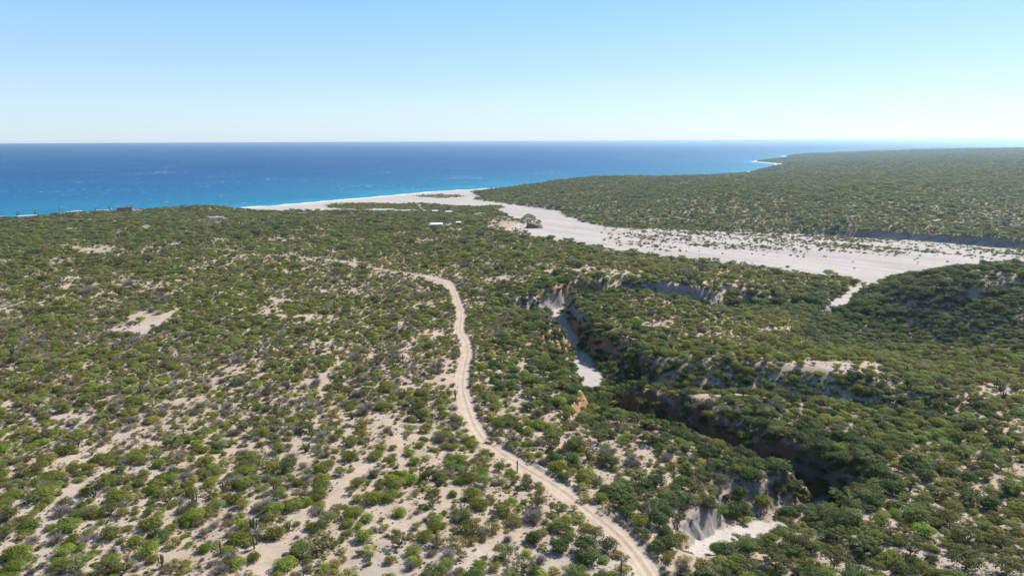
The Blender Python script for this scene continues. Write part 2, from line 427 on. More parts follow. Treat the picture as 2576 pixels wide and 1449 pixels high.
    track = np.exp(-((M['roadraw'] - .85) / .3) ** 2)[:, None]
    roadc = np.array([.375, .295, .222]) * (1 + .08 * n_b + .10 * n_c + .2 * track - .2 * np.exp(-(M['roadraw'] / .4) ** 2)[:, None])
    col = col * (1 - rd) + roadc * rd
    col = np.clip(col, .02, .8)
    # faces and classes
    i = np.arange(nR - 1)[:, None]; j = np.arange(nA)[None, :]; j2 = (j + 1) % nA
    a = (i * nA + j); b = (i * nA + j2); cc = ((i + 1) * nA + j2); d = ((i + 1) * nA + j)
    F = np.stack([a, d, cc, b], -1).reshape(-1, 4)
    fm = lambda v: v[F].mean(1)
    sh = fm(M['shore']); cls = np.zeros(len(F), int)
    cls[fm(1 - rav[:, 0]) < .5] = 3
    cls[(fm(M['riv']) < .08)] = 2
    cls[(fm(be[:, 0]) > .5)] = 4
    steep = fm(cl) > .5
    cls[steep] = 5
    cls[fm(M['road'] - M['roadhw']) < 0.05] = 1
    keep = sh > -70
    names = ['ground', 'dirt_road', 'river_bed', 'ravine_bed', 'beach', 'cliff']
    V = np.stack([X, Y, Z], -1)
    for k, nm in enumerate(names):
        f = F[(cls == k) & keep]
        if not len(f): continue
        u, inv = np.unique(f, return_inverse=True)
        me = bpy.data.meshes.new(nm)
        me.vertices.add(len(u)); me.vertices.foreach_set("co", V[u].ravel())
        me.loops.add(f.size); me.loops.foreach_set("vertex_index", inv.ravel().astype(np.int32))
        me.polygons.add(len(f)); me.polygons.foreach_set("loop_start", np.arange(0, f.size, 4, dtype=np.int32))
        me.polygons.foreach_set("use_smooth", np.ones(len(f), bool))
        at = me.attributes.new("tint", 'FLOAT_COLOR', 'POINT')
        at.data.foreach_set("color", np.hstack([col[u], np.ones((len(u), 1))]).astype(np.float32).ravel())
        me.update(calc_edges=True)
        me.materials.append(M_GROUND)
        o = bpy.data.objects.new(nm, me); COL.objects.link(o); o["kind"] = "structure"
build_terrain()

# ------------------------------------------------------------------ sea
def build_sea():
    A = np.radians(np.linspace(-75, 75, 420)); Rr = np.geomspace(500, 48000, 420)
    AA, RR = np.meshgrid(A, Rr); X = (np.sin(AA) * RR).ravel(); Y = (np.cos(AA) * RR).ravel()
    sh = -shore_d(X, Y)
    nA, nR = len(A), len(Rr)
    i = np.arange(nR - 1)[:, None]; j = np.arange(nA - 1)[None, :]
    F = np.stack([i * nA + j, (i + 1) * nA + j, (i + 1) * nA + j + 1, i * nA + j + 1], -1).reshape(-1, 4)
    F = F[sh[F].max(1) > -25]
    u, inv = np.unique(F, return_inverse=True)
    me = bpy.data.meshes.new("sea")
    me.from_pydata([], [], [])
    me.vertices.add(len(u)); me.vertices.foreach_set("co", np.stack([X, Y, np.zeros_like(X)], -1)[u].ravel())
    me.loops.add(F.size); me.loops.foreach_set("vertex_index", inv.ravel().astype(np.int32))
    me.polygons.add(len(F)); me.polygons.foreach_set("loop_start", np.arange(0, F.size, 4, dtype=np.int32))
    at = me.attributes.new("offshore", 'FLOAT', 'POINT'); at.data.foreach_set("value", sh[u].astype(np.float32))
    me.update(calc_edges=True)
    m, t, b = new_mat("sea_water")
    L = t.links.new
    at = t.nodes.new("ShaderNodeAttribute"); at.attribute_name = "offshore"
    geo = t.nodes.new("ShaderNodeNewGeometry")
    n0 = t.nodes.new("ShaderNodeTexNoise"); n0.inputs["Scale"].default_value = .004; n0.inputs["Detail"].default_value = 3
    L(geo.outputs["Position"], n0.inputs["Vector"])
    ad = t.nodes.new("ShaderNodeMath"); ad.operation = 'MULTIPLY_ADD'; ad.inputs[1].default_value = 500; L(n0.outputs[0], ad.inputs[0]); L(at.outputs["Fac"], ad.inputs[2])
    mr = t.nodes.new("ShaderNodeMapRange"); mr.inputs[1].default_value = 240; mr.inputs[2].default_value = 2300; L(ad.outputs[0], mr.inputs[0])
    cr = t.nodes.new("ShaderNodeValToRGB"); L(mr.outputs[0], cr.inputs[0])
    e = cr.color_ramp.elements
    e[0].position = 0; e[0].color = (.015, .19, .27, 1); e[1].position = 1; e[1].color = (.0035, .058, .16, 1)
    for pos, c in ((.08, (.010, .13, .225, 1)), (.3, (.006, .093, .20, 1)), (.55, (.0045, .072, .178, 1))):
        k = e.new(pos); k.color = c
    # wind chop, whitecaps
    mpn = t.nodes.new("ShaderNodeMapping"); mpn.inputs["Rotation"].default_value = (0, 0, math.radians(-25)); mpn.inputs["Scale"].default_value = (.045, .10, .045)
    L(geo.outputs["Position"], mpn.inputs["Vector"])
    n1 = t.nodes.new("ShaderNodeTexNoise"); n1.inputs["Scale"].default_value = 1; n1.inputs["Detail"].default_value = 5; n1.inputs["Roughness"].default_value = .6
    L(mpn.outputs[0], n1.inputs["Vector"])
    n2 = t.nodes.new("ShaderNodeTexNoise"); n2.inputs["Scale"].default_value = .0028; n2.inputs["Detail"].default_value = 3
    L(geo.outputs["Position"], n2.inputs["Vector"])
    cp = t.nodes.new("ShaderNodeMath"); cp.operation = 'MULTIPLY_ADD'; cp.inputs[1].default_value = .36; L(n2.outputs[0], cp.inputs[0]); L(n1.outputs[0], cp.inputs[2])
    wc = t.nodes.new("ShaderNodeMapRange"); wc.inputs[1].default_value = .84; wc.inputs[2].default_value = .885; L(cp.outputs[0], wc.inputs[0])
    # chop changes the body colour a little
    ch = t.nodes.new("ShaderNodeMapRange"); ch.inputs[1].default_value = .3; ch.inputs[2].default_value = .7; ch.inputs[3].default_value = .68; ch.inputs[4].default_value = 1.34; L(n1.outputs[0], ch.inputs[0])
    sc = t.nodes.new("ShaderNodeVectorMath"); sc.operation = 'SCALE'; L(cr.outputs[0], sc.inputs[0]); L(ch.outputs[0], sc.inputs["Scale"])
    # surf at the water's edge
    n3 = t.nodes.new("ShaderNodeTexNoise"); n3.inputs["Scale"].default_value = .03; L(geo.outputs["Position"], n3.inputs["Vector"])
    sf = t.nodes.new("ShaderNodeMath"); sf.operation = 'MULTIPLY_ADD'; sf.inputs[1].default_value = -30; L(n3.outputs[0], sf.inputs[0]); L(at.outputs["Fac"], sf.inputs[2])
    s2 = t.nodes.new("ShaderNodeMapRange"); s2.inputs[1].default_value = -7; s2.inputs[2].default_value = 0; s2.inputs[3].default_value = .85; s2.inputs[4].default_value = 0; L(sf.outputs[0], s2.inputs[0])
    mxf = t.nodes.new("ShaderNodeMath"); mxf.operation = 'MAXIMUM'; L(wc.outputs[0], mxf.inputs[0]); L(s2.outputs[0], mxf.inputs[1])
    mx = t.nodes.new("ShaderNodeMix"); mx.data_type = 'RGBA'; L(mxf.outputs[0], mx.inputs["Factor"]); L(sc.outputs[0], mx.inputs["A"]); mx.inputs["B"].default_value = (.75, .8, .82, 1)
    L(mx.outputs["Result"], b.inputs["Base Color"])
    b.inputs["Roughness"].default_value = .55; b.inputs["Specular IOR Level"].default_value = .22; b.inputs["IOR"].default_value = 1.33
    bp = t.nodes.new("ShaderNodeBump"); bp.inputs["Strength"].default_value = .5; bp.inputs["Distance"].default_value = 1.2; L(n1.outputs[0], bp.inputs["Height"]); L(bp.outputs[0], b.inputs["Normal"])
    me.materials.append(m)
    o = bpy.data.objects.new("sea", me); COL.objects.link(o); o["kind"] = "structure"
build_sea()

# ------------------------------------------------------------------ plant meshes
def mesh_from(name, V, F, mats, midx=None, shade=None, smooth=False):
    me = bpy.data.meshes.new(name)
    me.from_pydata(V, [], F)
    for m in mats: me.materials.append(m)
    if midx is not None: me.polygons.foreach_set("material_index", np.asarray(midx, np.int32))
    if shade is not None:
        at = me.attributes.new("leafvar", 'FLOAT', 'POINT'); at.data.foreach_set("value", np.asarray(shade, np.float32))
    if smooth: me.polygons.foreach_set("use_smooth", np.ones(len(me.polygons), bool))
    me.update()
    return me

def leaf_material(name, dark, mid, light, hue_spread=.03, transl=.48):
    m, t, b = new_mat(name)
    L = t.links.new
    at = t.nodes.new("ShaderNodeAttribute"); at.attribute_name = "leafvar"
    oi = t.nodes.new("ShaderNodeObjectInfo")
    cr = t.nodes.new("ShaderNodeValToRGB"); e = cr.color_ramp.elements
    e[0].position = .05; e[0].color = (*dark, 1); e[1].position = .95; e[1].color = (*light, 1)
    k = e.new(.5); k.color = (*mid, 1)
    ad = t.nodes.new("ShaderNodeMath"); ad.operation = 'MULTIPLY_ADD'; ad.inputs[1].default_value = .55
    L(oi.outputs["Random"], ad.inputs[0])
    m2 = t.nodes.new("ShaderNodeMath"); m2.operation = 'MULTIPLY'; m2.inputs[1].default_value = .45; L(at.outputs["Fac"], m2.inputs[0]); L(m2.outputs[0], ad.inputs[2])
    L(ad.outputs[0], cr.inputs[0])
    hs = t.nodes.new("ShaderNodeHueSaturation"); L(cr.outputs[0], hs.inputs["Color"])
    # second, independent random per plant
    fr = t.nodes.new("ShaderNodeMath"); fr.operation = 'MULTIPLY'; fr.inputs[1].default_value = 37.7; L(oi.outputs["Random"], fr.inputs[0])
    f2 = t.nodes.new("ShaderNodeMath"); f2.operation = 'FRACT'; L(fr.outputs[0], f2.inputs[0])
    hm = t.nodes.new("ShaderNodeMapRange"); hm.inputs[3].default_value = .5 - hue_spread; hm.inputs[4].default_value = .5 + hue_spread; L(f2.outputs[0], hm.inputs[0]); L(hm.outputs[0], hs.inputs["Hue"])
    vm = t.nodes.new("ShaderNodeMapRange"); vm.inputs[3].default_value = .72; vm.inputs[4].default_value = 1.25; L(f2.outputs[0], vm.inputs[0]); L(vm.outputs[0], hs.inputs["Value"])
    L(hs.outputs[0], b.inputs["Base Color"])
    b.inputs["Roughness"].default_value = .7; b.inputs["Specular IOR Level"].default_value = .25
    tr = t.nodes.new("ShaderNodeBsdfTranslucent")
    ty = t.nodes.new("ShaderNodeMix"); ty.data_type = 'RGBA'; ty.blend_type = 'MULTIPLY'; ty.inputs["Factor"].default_value = 1.0
    L(hs.outputs[0], ty.inputs["A"]); ty.inputs["B"].default_value = (1.35, 1.25, .7, 1); L(ty.outputs["Result"], tr.inputs["Color"])
    ms = t.nodes.new("ShaderNodeMixShader"); ms.inputs[0].default_value = transl
    out = t.nodes["Material Output"]; L(b.outputs[0], ms.inputs[1]); L(tr.outputs[0], ms.inputs[2]); L(ms.outputs[0], out.inputs["Surface"])
    return m

M_GREEN = leaf_material("leaf_green", (.115, .145, .024), (.19, .225, .038), (.27, .295, .056))
M_OLIVE = leaf_material("leaf_olive", (.165, .158, .05), (.25, .238, .082), (.34, .31, .12))
M_SAGE = leaf_material("leaf_bluegreen", (.10, .122, .042), (.165, .188, .066), (.235, .25, .098))
M_YELLOW = leaf_material("leaf_yellow", (.18, .205, .03), (.28, .285, .05), (.38, .345, .075))
M_DRY = leaf_material("dry_twig", (.16, .13, .11), (.25, .21, .18), (.36, .31, .27), .015, .05)
M_STRAW = leaf_material("dry_tuft", (.14, .115, .055), (.21, .175, .085), (.29, .245, .13), .02, .1)
M_BARK = plain("bark", (.15, .115, .09), .9, .3, 6)
M_CACT = plain("cactus_skin", (.085, .10, .055), .75, .3, 3.0)

def tube(p0, p1, r0, r1, V, F, n=5):
    p0 = np.array(p0, float); p1 = np.array(p1, float)
    d = p1 - p0; d /= np.linalg.norm(d) + 1e-9
    u = np.cross(d, [0, 0, 1.0]);
    if np.linalg.norm(u) < 1e-3: u = np.array([1.0, 0, 0])
    u /= np.linalg.norm(u); w = np.cross(d, u)
    b = len(V)
    for p, r in ((p0, r0), (p1, r1)):
        for k in range(n):
            a = 2 * math.pi * k / n
            V.append(tuple(p + r * (math.cos(a) * u + math.sin(a) * w)))
    for k in range(n):
        F.append((b + k, b + (k + 1) % n, b + n + (k + 1) % n, b + n + k))
    F.append(tuple(b + n + k for k in range(n)))

def crown(rng, lobes, nleaf, size, up=.35, shell=.55):
    """leaf-sized faces spread through the volume of several lobes; V, F, per-vertex variation"""
    wts = np.array([l[3] ** 2 for l in lobes]); wts = wts / wts.sum()
    li = rng.choice(len(lobes), nleaf, p=wts)
    L = np.array(lobes)[li]
    d = rng.normal(size=(nleaf, 3)); d /= np.linalg.norm(d, axis=1)[:, None]
    d[:, 2] = np.where(d[:, 2] < -.35, -d[:, 2], d[:, 2])
    rad = L[:, 3] * (shell + (1.08 - shell) * rng.random(nleaf) ** .55)
    P = L[:, :3] + d * rad[:, None] * np.stack([np.ones(nleaf), np.ones(nleaf), L[:, 4]], -1)
    nrm = d + rng.normal(size=(nleaf, 3)) * .42 + np.array([0, 0, up]); nrm /= np.linalg.norm(nrm, axis=1)[:, None]
    u = np.cross(nrm, rng.normal(size=(nleaf, 3))); u /= np.linalg.norm(u, axis=1)[:, None]
    w = np.cross(nrm, u)
    a = size * (0.6 + .9 * rng.random(nleaf))[:, None]; b = a * (.45 + .35 * rng.random(nleaf))[:, None]
    Q = np.stack([P - u * a, P - w * b, P + u * a, P + w * b], 1).reshape(-1, 3)
    F = np.arange(nleaf * 4).reshape(-1, 4)
    lv = rng.random(len(lobes))[li] * .55 + rng.random(nleaf) * .45
    return Q, F, np.repeat(lv, 4)

def stem_mesh(rng, tips, r=.05, base=.0, fork=.25, n=5):
    V, F = [], []
    f = np.array([rng.normal() * .05, rng.normal() * .05, fork])
    if fork > 0.02:
        tube((0, 0, -.25), f, r * 1.5, r * 1.05, V, F, n)
    for t in tips:
        t = np.array(t, float)
        m = f * .45 + t * .55 + rng.normal(size=3) * .06; m[2] = max(m[2], f[2] * .8)
        tube(f if fork > .02 else (0, 0, -.1), m, r * .8, r * .5, V, F, n)
        tube(m, t, r * .5, r * .18, V, F, n)
        for _ in range(2):
            q = t + rng.normal(size=3) * .22
            tube(m * .5 + t * .5, q, r * .3, r * .1, V, F, 3)
    return V, F

def make_lobes(rng, n, spread, zc, r0, r1, flat):
    out = []
    for k in range(n):
        a = 2 * math.pi * (k + rng.random() * .8) / n; q = spread * math.sqrt(rng.random() * .8 + .2)
        out.append((math.cos(a) * q, math.sin(a) * q, zc * (.75 + .5 * rng.random()) , r0 + (r1 - r0) * rng.random(), flat))
    out.append((rng.normal() * .1, rng.normal() * .1, zc * 1.15, r1, flat))
    return out

PROTO = []      # dict(name, crown mesh, stem mesh)
def add_proto(kind, crown_data, stem_data, leafmat):
    Q, F, lv = crown_data
    cm = mesh_from(kind + "_crown", Q.tolist(), F.tolist(), [leafmat], None, lv)
    sm = mesh_from(kind + "_stem", stem_data[0], stem_data[1], [M_BARK if kind != 'bare_shrub' else M_DRY])
    # joined copy for the far scrub
    V2 = Q.tolist() + list(stem_data[0]); o = len(Q)
    F2 = F.tolist() + [tuple(i + o for i in f) for f in stem_data[1]]
    jm = mesh_from(kind + "_whole", V2, F2, [leafmat, M_BARK], [0] * len(F) + [1] * len(stem_data[1]), list(lv) + [.5] * len(stem_data[0]))
    PROTO.append(dict(kind=kind, crown=cm, stem=sm, whole=jm))

for k in range(3):      # 0-2 dense green domes, leafy to the ground
    rng = np.random.default_rng(100 + k)
    lb = make_lobes(rng, 7 + k, .56, .42, .34, .5, .85)
    tips = [l[:3] for l in lb]
    add_proto('green_shrub', crown(rng, lb, 1900, .048), stem_mesh(rng, tips, .045, fork=.12), M_GREEN)
for k in range(3):      # 3-5 thinner olive shrubs
    rng = np.random.default_rng(200 + k)
    lb = make_lobes(rng, 8 + k, .66, .46, .2, .36, .8) if k < 2 else make_lobes(rng, 17, .85, .66, .1, .2, .7)
    add_proto('olive_shrub', crown(rng, lb, 1250 if k < 2 else 720, .044, shell=.25), stem_mesh(rng, [l[:3] for l in lb], .032, fork=.1), M_OLIVE)
for k in range(3):      # 6-8 blue-green small trees, umbrella crown on forked trunk
    rng = np.random.default_rng(300 + k)
    lb = make_lobes(rng, 10, .62, .62, .28, .44, .72) if k < 2 else make_lobes(rng, 15, .8, .9, .16, .28, .6)
    add_proto('mesquite_tree', crown(rng, lb, 1700, .042, shell=.3), stem_mesh(rng, [l[:3] for l in lb], .05, fork=.2), M_SAGE)
def bare(rng, n=190):
    V, F = [], []
    for _ in range(n):
        a = rng.random() * 6.283; el = .35 + rng.random() * 1.1; ln = .55 + .5 * rng.random()
        d = np.array([math.cos(a) * math.cos(el), math.sin(a) * math.cos(el), math.sin(el)])
        p = d * ln * .45 + rng.normal(size=3) * .04; q = d * ln + rng.normal(size=3) * .12
        p[2] = abs(p[2]); q[2] = abs(q[2])
        for (s, e, w0, w1) in ((np.array([0, 0, 0.]), p, .018, .013), (p, q, .013, .007), (p, q + rng.normal(size=3) * .22, .011, .006), (p * .6 + q * .4, q + rng.normal(size=3) * .25, .010, .005), (p * .3 + q * .7, q + rng.normal(size=3) * .2, .009, .005)):
            u = np.cross(e - s, rng.normal(size=3)); u /= np.linalg.norm(u) + 1e-9
            b = len(V); V += [s - u * w0, s + u * w0, e + u * w1, e - u * w1]; F.append((b, b + 1, b + 2, b + 3))
    lv = np.repeat(rng.random(len(F)), 4)
    return np.array(V), np.array(F), lv
for k in range(2):      # 9-10 leafless grey shrubs
    rng = np.random.default_rng(400 + k)
    add_proto('bare_shrub', bare(rng), stem_mesh(rng, [(math.cos(a) * .35, math.sin(a) * .35, .5) for a in (0, 1.3, 2.5, 3.9, 5.1)], .035, fork=.06), M_DRY)
for k in range(2):      # 11-12 yellow-green shrubs
    rng = np.random.default_rng(500 + k)
    lb = make_lobes(rng, 7, .52, .5, .28, .42, .95)
    add_proto('yellow_shrub', crown(rng, lb, 1300, .05, shell=.3), stem_mesh(rng, [l[:3] for l in lb], .035, fork=.12), M_YELLOW)
for k in range(2):      # 13-14 low dry tufts
    rng = np.random.default_rng(600 + k)
    lb = make_lobes(rng, 5, .6, .2, .25, .4, .6)
    add_proto('dry_tuft', crown(rng, lb, 420, .07, up=.8, shell=.1), ([], []), M_STRAW)
rng = np.random.default_rng(700)   # 15 low river scrub, brownish green
lb = make_lobes(rng, 7, .6, .3, .25, .4, .7)
add_proto('river_scrub', crown(rng, lb, 900, .06, shell=.2), ([], []), leaf_material("leaf_river", (.12, .108, .055), (.18, .165, .085), (.25, .215, .125)))

M_LUSH = leaf_material("leaf_dark_green", (.04, .066, .018), (.072, .105, .028), (.115, .15, .042), .02, .35)
for k in range(2):      # 16-17 taller dark green trees of the ravine; leaf colour also stands in for slope shade
    rng = np.random.default_rng(800 + k)
    lb = make_lobes(rng, 10, .58, .62, .3, .46, .85)
    add_proto('dark_tree', crown(rng, lb, 1900, .045, shell=.35), stem_mesh(rng, [l[:3] for l in lb], .05, fork=.2), M_LUSH)

# ------------------------------------------------------------------ where plants stand
PATCH = [ # openings in the scrub, photo survey: px, py, half width, half height, strength
 (240,630,75,11,1),(170,622,40,7,.6),(380,800,75,20,1),(320,832,60,12,.9),(290,775,30,8,.6),(600,640,45,9,.5),(720,650,60,10,.6),(800,655,60,8,.5),(960,690,60,9,.4),
 (545,957,26,12,.9),(190,1050,45,12,1),(300,1095,36,11,.9),(250,1140,34,10,.8),(180,1155,34,14,.9),(20,1015,20,8,.5),(230,1010,30,9,.6),(330,930,30,9,.5),(620,935,60,14,.6),(815,965,14,28,.8),
 (880,1090,28,13,.8),(960,1058,36,26,.8),(1000,1135,24,34,.7),(1070,1082,44,22,.85),(930,1165,46,8,.6),(868,1215,22,22,.4),(1140,1238,56,14,.9),(760,1160,22,22,.9),
 (440,1402,52,22,1),(660,1395,60,34,1),(760,1300,40,14,.9),(560,1270,24,9,.7),(240,1250,24,12,.6),(220,1320,30,12,.8),(300,1305,36,9,.6),
 (1290,1335,70,22,.9),(1400,1400,70,32,1),(1130,1390,70,34,.9),(980,1440,90,18,.9),(870,1400,40,26,.8),(1240,1370,60,22,.8),(1480,1430,60,22,.9),
 (1620,1252,62,24,1),(1500,1195,50,14,.8),(1400,1115,30,9,.8),(1560,1210,40,14,.7),(1760,1310,46,36,1),(1830,1352,90,22,1),(1745,1420,90,34,1),
 (2095,920,125,16,.85),(2210,945,70,10,.5),(1960,830,44,7,.9),(1660,815,66,13,.8),(2050,840,50,7,.5),(2440,1240,80,20,.8),(2540,1190,50,24,.8),(2340,1215,40,14,.6),(2140,1350,26,26,.9),(2540,1330,40,16,.6),
 (2500,985,60,22,.7),(2420,1010,40,10,.5),(1310,915,14,10,.7),(1285,1050,24,12,.8),(1150,965,10,30,1),(1565,690,60,10,.8),(1430,745,90,18,.7),(1310,1010,40,12,.5),(1500,715,50,8,.6),(1080,845,40,10,.6),(1000,830,50,9,.4),
 (60,1300,30,10,.5),(100,1400,40,14,.6),(1380,885,24,14,.4),(540,548,34,5,1),(365,572,12,4,1),(190,577,30,4,.9),(190,553,45,3,1),(335,533,40,4,.7),(1098,566,26,5,1),(1140,566,18,5,.8),
 (1264,562,50,17,.9),(1205,540,20,6,.7),(2210,706,20,6,.7),(2000,772,26,8,.9),(1935,770,30,6,.8),
]
PATCH = np.array([p for p in PATCH], float)
TRAILS = [([(1012,1175),(985,1120),(930,1163),(880,1205),(845,1245),(815,1300),(740,1345),(690,1400),(650,1449)], 1.5), ([(985,1120),(1010,1085),(960,1050),(975,1020)], 1.2), ([(100,1200),(180,1160),(260,1130),(330,1088),(420,1060),(520,1000),(545,957),(640,930)], 1.0),
 ([(1140,1240),(1080,1290),(1010,1330),(960,1400),(940,1460)], 1.2), ([(330,840),(400,800),(470,770),(560,735)], 1.6), ([(815,1000),(812,950),(860,910)], 1.0), ([(2010,441),(2060,436),(2120,428),(2180,420)], 5.0), ([(365,580),(372,572),(362,566)], 3.5), ([(1290,1060),(1310,1010),(1300,960),(1330,920)], .8), ([(1500,1215),(1560,1205),(1640,1235)], 1.0), ([(2140,1345),(2190,1300),(2330,1225),(2440,1235),(2560,1190)], 1.1)]
TRAILS = [(smooth_line(hit([p[0] for p in t], [p[1] for p in t], terrain), 4), w) for t, w in TRAILS]
def density(x, y, z, M):
    px, py, dp = to_px(x, y, z)
    r = np.hypot(x, y); az = np.arctan2(x, y)
    base = .95 - .07 * sstep(330, 130, r) * sstep(.35, .05, az) 
    base = base - .16 * sstep(230, 120, r) * sstep(-.30, .05, az) * sstep(.5, .2, az)
    n = fbm(x, y, 34, 3, seed=101) + .5 * fbm(x * .5 + y * .9, y * .5 - x * .9, 16, 2, seed=102)
    base = base - sstep(.1, .75, n) * np.where(r < 1000, .62, .25) * sstep(.45, .25, az)
    lines = np.abs(fbm(x * .8 + y * .6, y * .8 - x * .6, 46, 3, seed=106))
    base = base - .6 * sstep(.05, .01, lines) * sstep(.25, .05, az) * sstep(1100, 800, r)
    for a, b, c, d, s in PATCH:
        if d <= 0: continue
        wob = .45 * vnoise(x / 6.0, y / 6.0) + .4 * vnoise(x / 2.6 + 7, y / 2.6)
        q = ((px - a) / c) ** 2 + ((py - b) / d) ** 2
        base = base * (1 - s * .92 * (1 - sstep(.55, 1.25, q + wob)))
    for T, w in TRAILS:
        m_ = np.hypot(x - T[:, 0].mean(), y - T[:, 1].mean()) < np.hypot(*(T.max(0) - T.min(0))) + 20
        if m_.any():
            dt = seg_dist(x[m_], y[m_], T)[0] + .9 * w * vnoise(x[m_] / 3.0, y[m_] / 3.0)
            base[m_] = base[m_] * sstep(w * .4, w * 1.5, dt)
    # lusher in the ravine and valley
    lush = np.exp(-(M['ravd'] / 34) ** 2)
    base = np.maximum(base, lush * .95 * (r < 700) * (1 - (np.abs(px - 1800) < 130) * (py > 1270)))
    base = np.maximum(base, .95 * (M['guld'] < 17) * (r < 420))
    base = np.maximum(base, .97 * (az > .40) * (r > 300) * (r < 560) * (py < 880) * sstep(-.75, -.3, fbm(x, y, 12, 2, seed=105)))
    bed = (M['ravin'] < .9) & (M['ravd'] < 30)
    base = np.where(bed & (((px > 1380) & (px < 1520) & (py < 985)) | ((px > 1740) & (py > 1250)) | ((px > 2060) & (py < 800)) | ((px > 1515) & (px < 1570) & (py > 1060) & (py < 1110))), 0.0, base)
    base = np.where(M['road'] < M['roadhw'] + .9 + 3.5 * (r > 430) * (px > 790) * (M['roadside'] > 0), 0, base)
    base = np.where((M['riv'] < .12), 0, base)
    base = np.where((M['riv'] >= .12) & (M['riv'] < .4) & (M['rivp'] > len(RIV_NEAR)), base * .8, base)
    bw = np.where(px > 1750, 24, 62)
    base = np.where(M['shore'] < bw, 0, base)
    return base, px, py

def slope_at(x, y):
    e = .8
    return np.hypot(terrain(x + e, y) - terrain(x - e, y), terrain(x, y + e) - terrain(x, y - e)) / (2 * e)

BANDS = [(92, 205, 2.15), (205, 450, 2.4), (450, 1000, 3.4), (1000, 2000, 4.7), (2000, 6800, 7.6)]
XS, YS, SP, SC, HZ = [], [], [], [], []
AZM = math.radians(45)
for r0, r1, cell in BANDS:
    n = int(2 * r1 * .74 / cell); m = int(r1 / cell)
    gx, gy = np.meshgrid((np.arange(n) - n / 2) * cell, np.arange(m + 1) * cell)
    gx = gx.ravel() + RNG.uniform(-.5, .5, gx.size) * cell; gy = gy.ravel() + RNG.uniform(-.5, .5, gy.size) * cell
    r = np.hypot(gx, gy); k = (r >= r0) & (r < r1) & (np.abs(np.arctan2(gx, gy)) < AZM)
    if r0 >= 1000: k &= shore_d(gx, gy) > 20
    gx, gy = gx[k], gy[k]
    z, M = terrain(gx, gy, True)
    dn, px, py = density(gx, gy, z, M)
    k = RNG.random(len(gx)) < dn
    gx, gy, z = gx[k], gy[k], z[k]; px, py = px[k], py[k]
    M = {a: b[k] for a, b in M.items()}
    if r0 < 1000:
        r_ = np.hypot(gx, gy); sl = slope_at(gx, gy); k = (sl < np.where((M['ravd'] < 34) & (M['run'] > 4.4), 2.6, np.where(r_ < 420, np.where(M['guld'] < 30, 3.0, 1.7), np.where((np.arctan2(gx, gy) > .4) & (r_ < 560), 3.0, 1.05)))) | ((RNG.random(len(gx)) < .65) & (M['ravd'] < 34))
        k &= ~((np.abs(px - 1708) < 56) & (np.abs(py - 735) < 38) & (sl > .7)) & ~((np.abs(px - 1393) < 36) & (np.abs(py - 770) < 20) & (sl > .7))
        gx, gy, px, py = gx[k], gy[k], px[k], py[k]; M = {a: b[k] for a, b in M.items()}
    N = len(gx); r = np.hypot(gx, gy); az = np.arctan2(gx, gy)
    n1 = np.where(r < 1000, fbm(gx, gy, 60, 3, seed=111), 1.3 * fbm(gx, gy, 260, 3, seed=113)); n2 = fbm(gx, gy, 18, 2, seed=112); u = RNG.random(N)
    lush = np.exp(-(M['ravd'] / 45) ** 2) * (r < 700) + .75 * sstep(.3, .5, az) * (r < 620) + .35 * (r > 600)
    far = sstep(250, 900, r)
    wg = .31 + .35 * n1 + .25 * n2 + .15 * lush + .05 * far; wo = .34 - .25 * n1 - .12 * lush; ws = .17 + .30 * lush + .2 * n2 + .2 * far
    wb = (.25 - .2 * n1 - .1 * n2) * (1 - .6 * lush) * (1 - .6 * far); wy = .05 + .06 * n2 + .04 * (r < 260)
    Wt = np.clip(np.stack([wg, wo, ws, wb, wy], -1), .012, None); Wt = np.cumsum(Wt / Wt.sum(1)[:, None], 1)
    fam = (u[:, None] > Wt).sum(1).clip(0, 4)
    sub = RNG.integers(0, 6, N)
    sp = np.choose(fam, [sub % 3, 3 + sub % 3, 6 + sub % 3, 9 + sub % 2, 11 + sub % 2])
    shade = np.clip(np.exp(-(M['ravd'] / 26) ** 2) + np.exp(-(M['guld'] / 18) ** 2) + (az > .42) * (r > 310) * (py < 870), 0, 1) * (r < 560)
    sp = np.where((RNG.random(N) < .62 * shade) & (fam != 3), 16 + sub % 2, sp); fam = np.where(sp >= 16, 2, fam)
    base = np.choose(fam, [1.5, 1.35, 1.7, 1.2, 1.1])
    s = base * np.exp(RNG.normal(-.03, .40, N)) * {92: .98, 205: 1.04, 450: 1.28, 1000: 1.85, 2000: 3.3}[r0]
    s = s * (1 + .35 * np.exp(-(M['ravd'] / 30) ** 2) * (r < 500))
    s = s * (1 + .12 * (az > .40) * (r > 300) * (r < 560))
    s = np.clip(s, .4, 3.0 if r0 < 450 else 6)
    # keep crowns off the road
    s = np.minimum(s, np.maximum((M['road'] - M['roadhw']) * .85, .45))
    h = np.where(r0 >= 1000, .62, .86) * (.85 + .3 * RNG.random(N)) * np.where(fam == 2, 1.05, 1.0)
    XS.append(gx); YS.append(gy); SP.append(sp); SC.append(s); HZ.append(h)
XS = np.concatenate(XS); YS = np.concatenate(YS); SP = np.concatenate(SP); SC = np.concatenate(SC); HZ = np.concatenate(HZ)

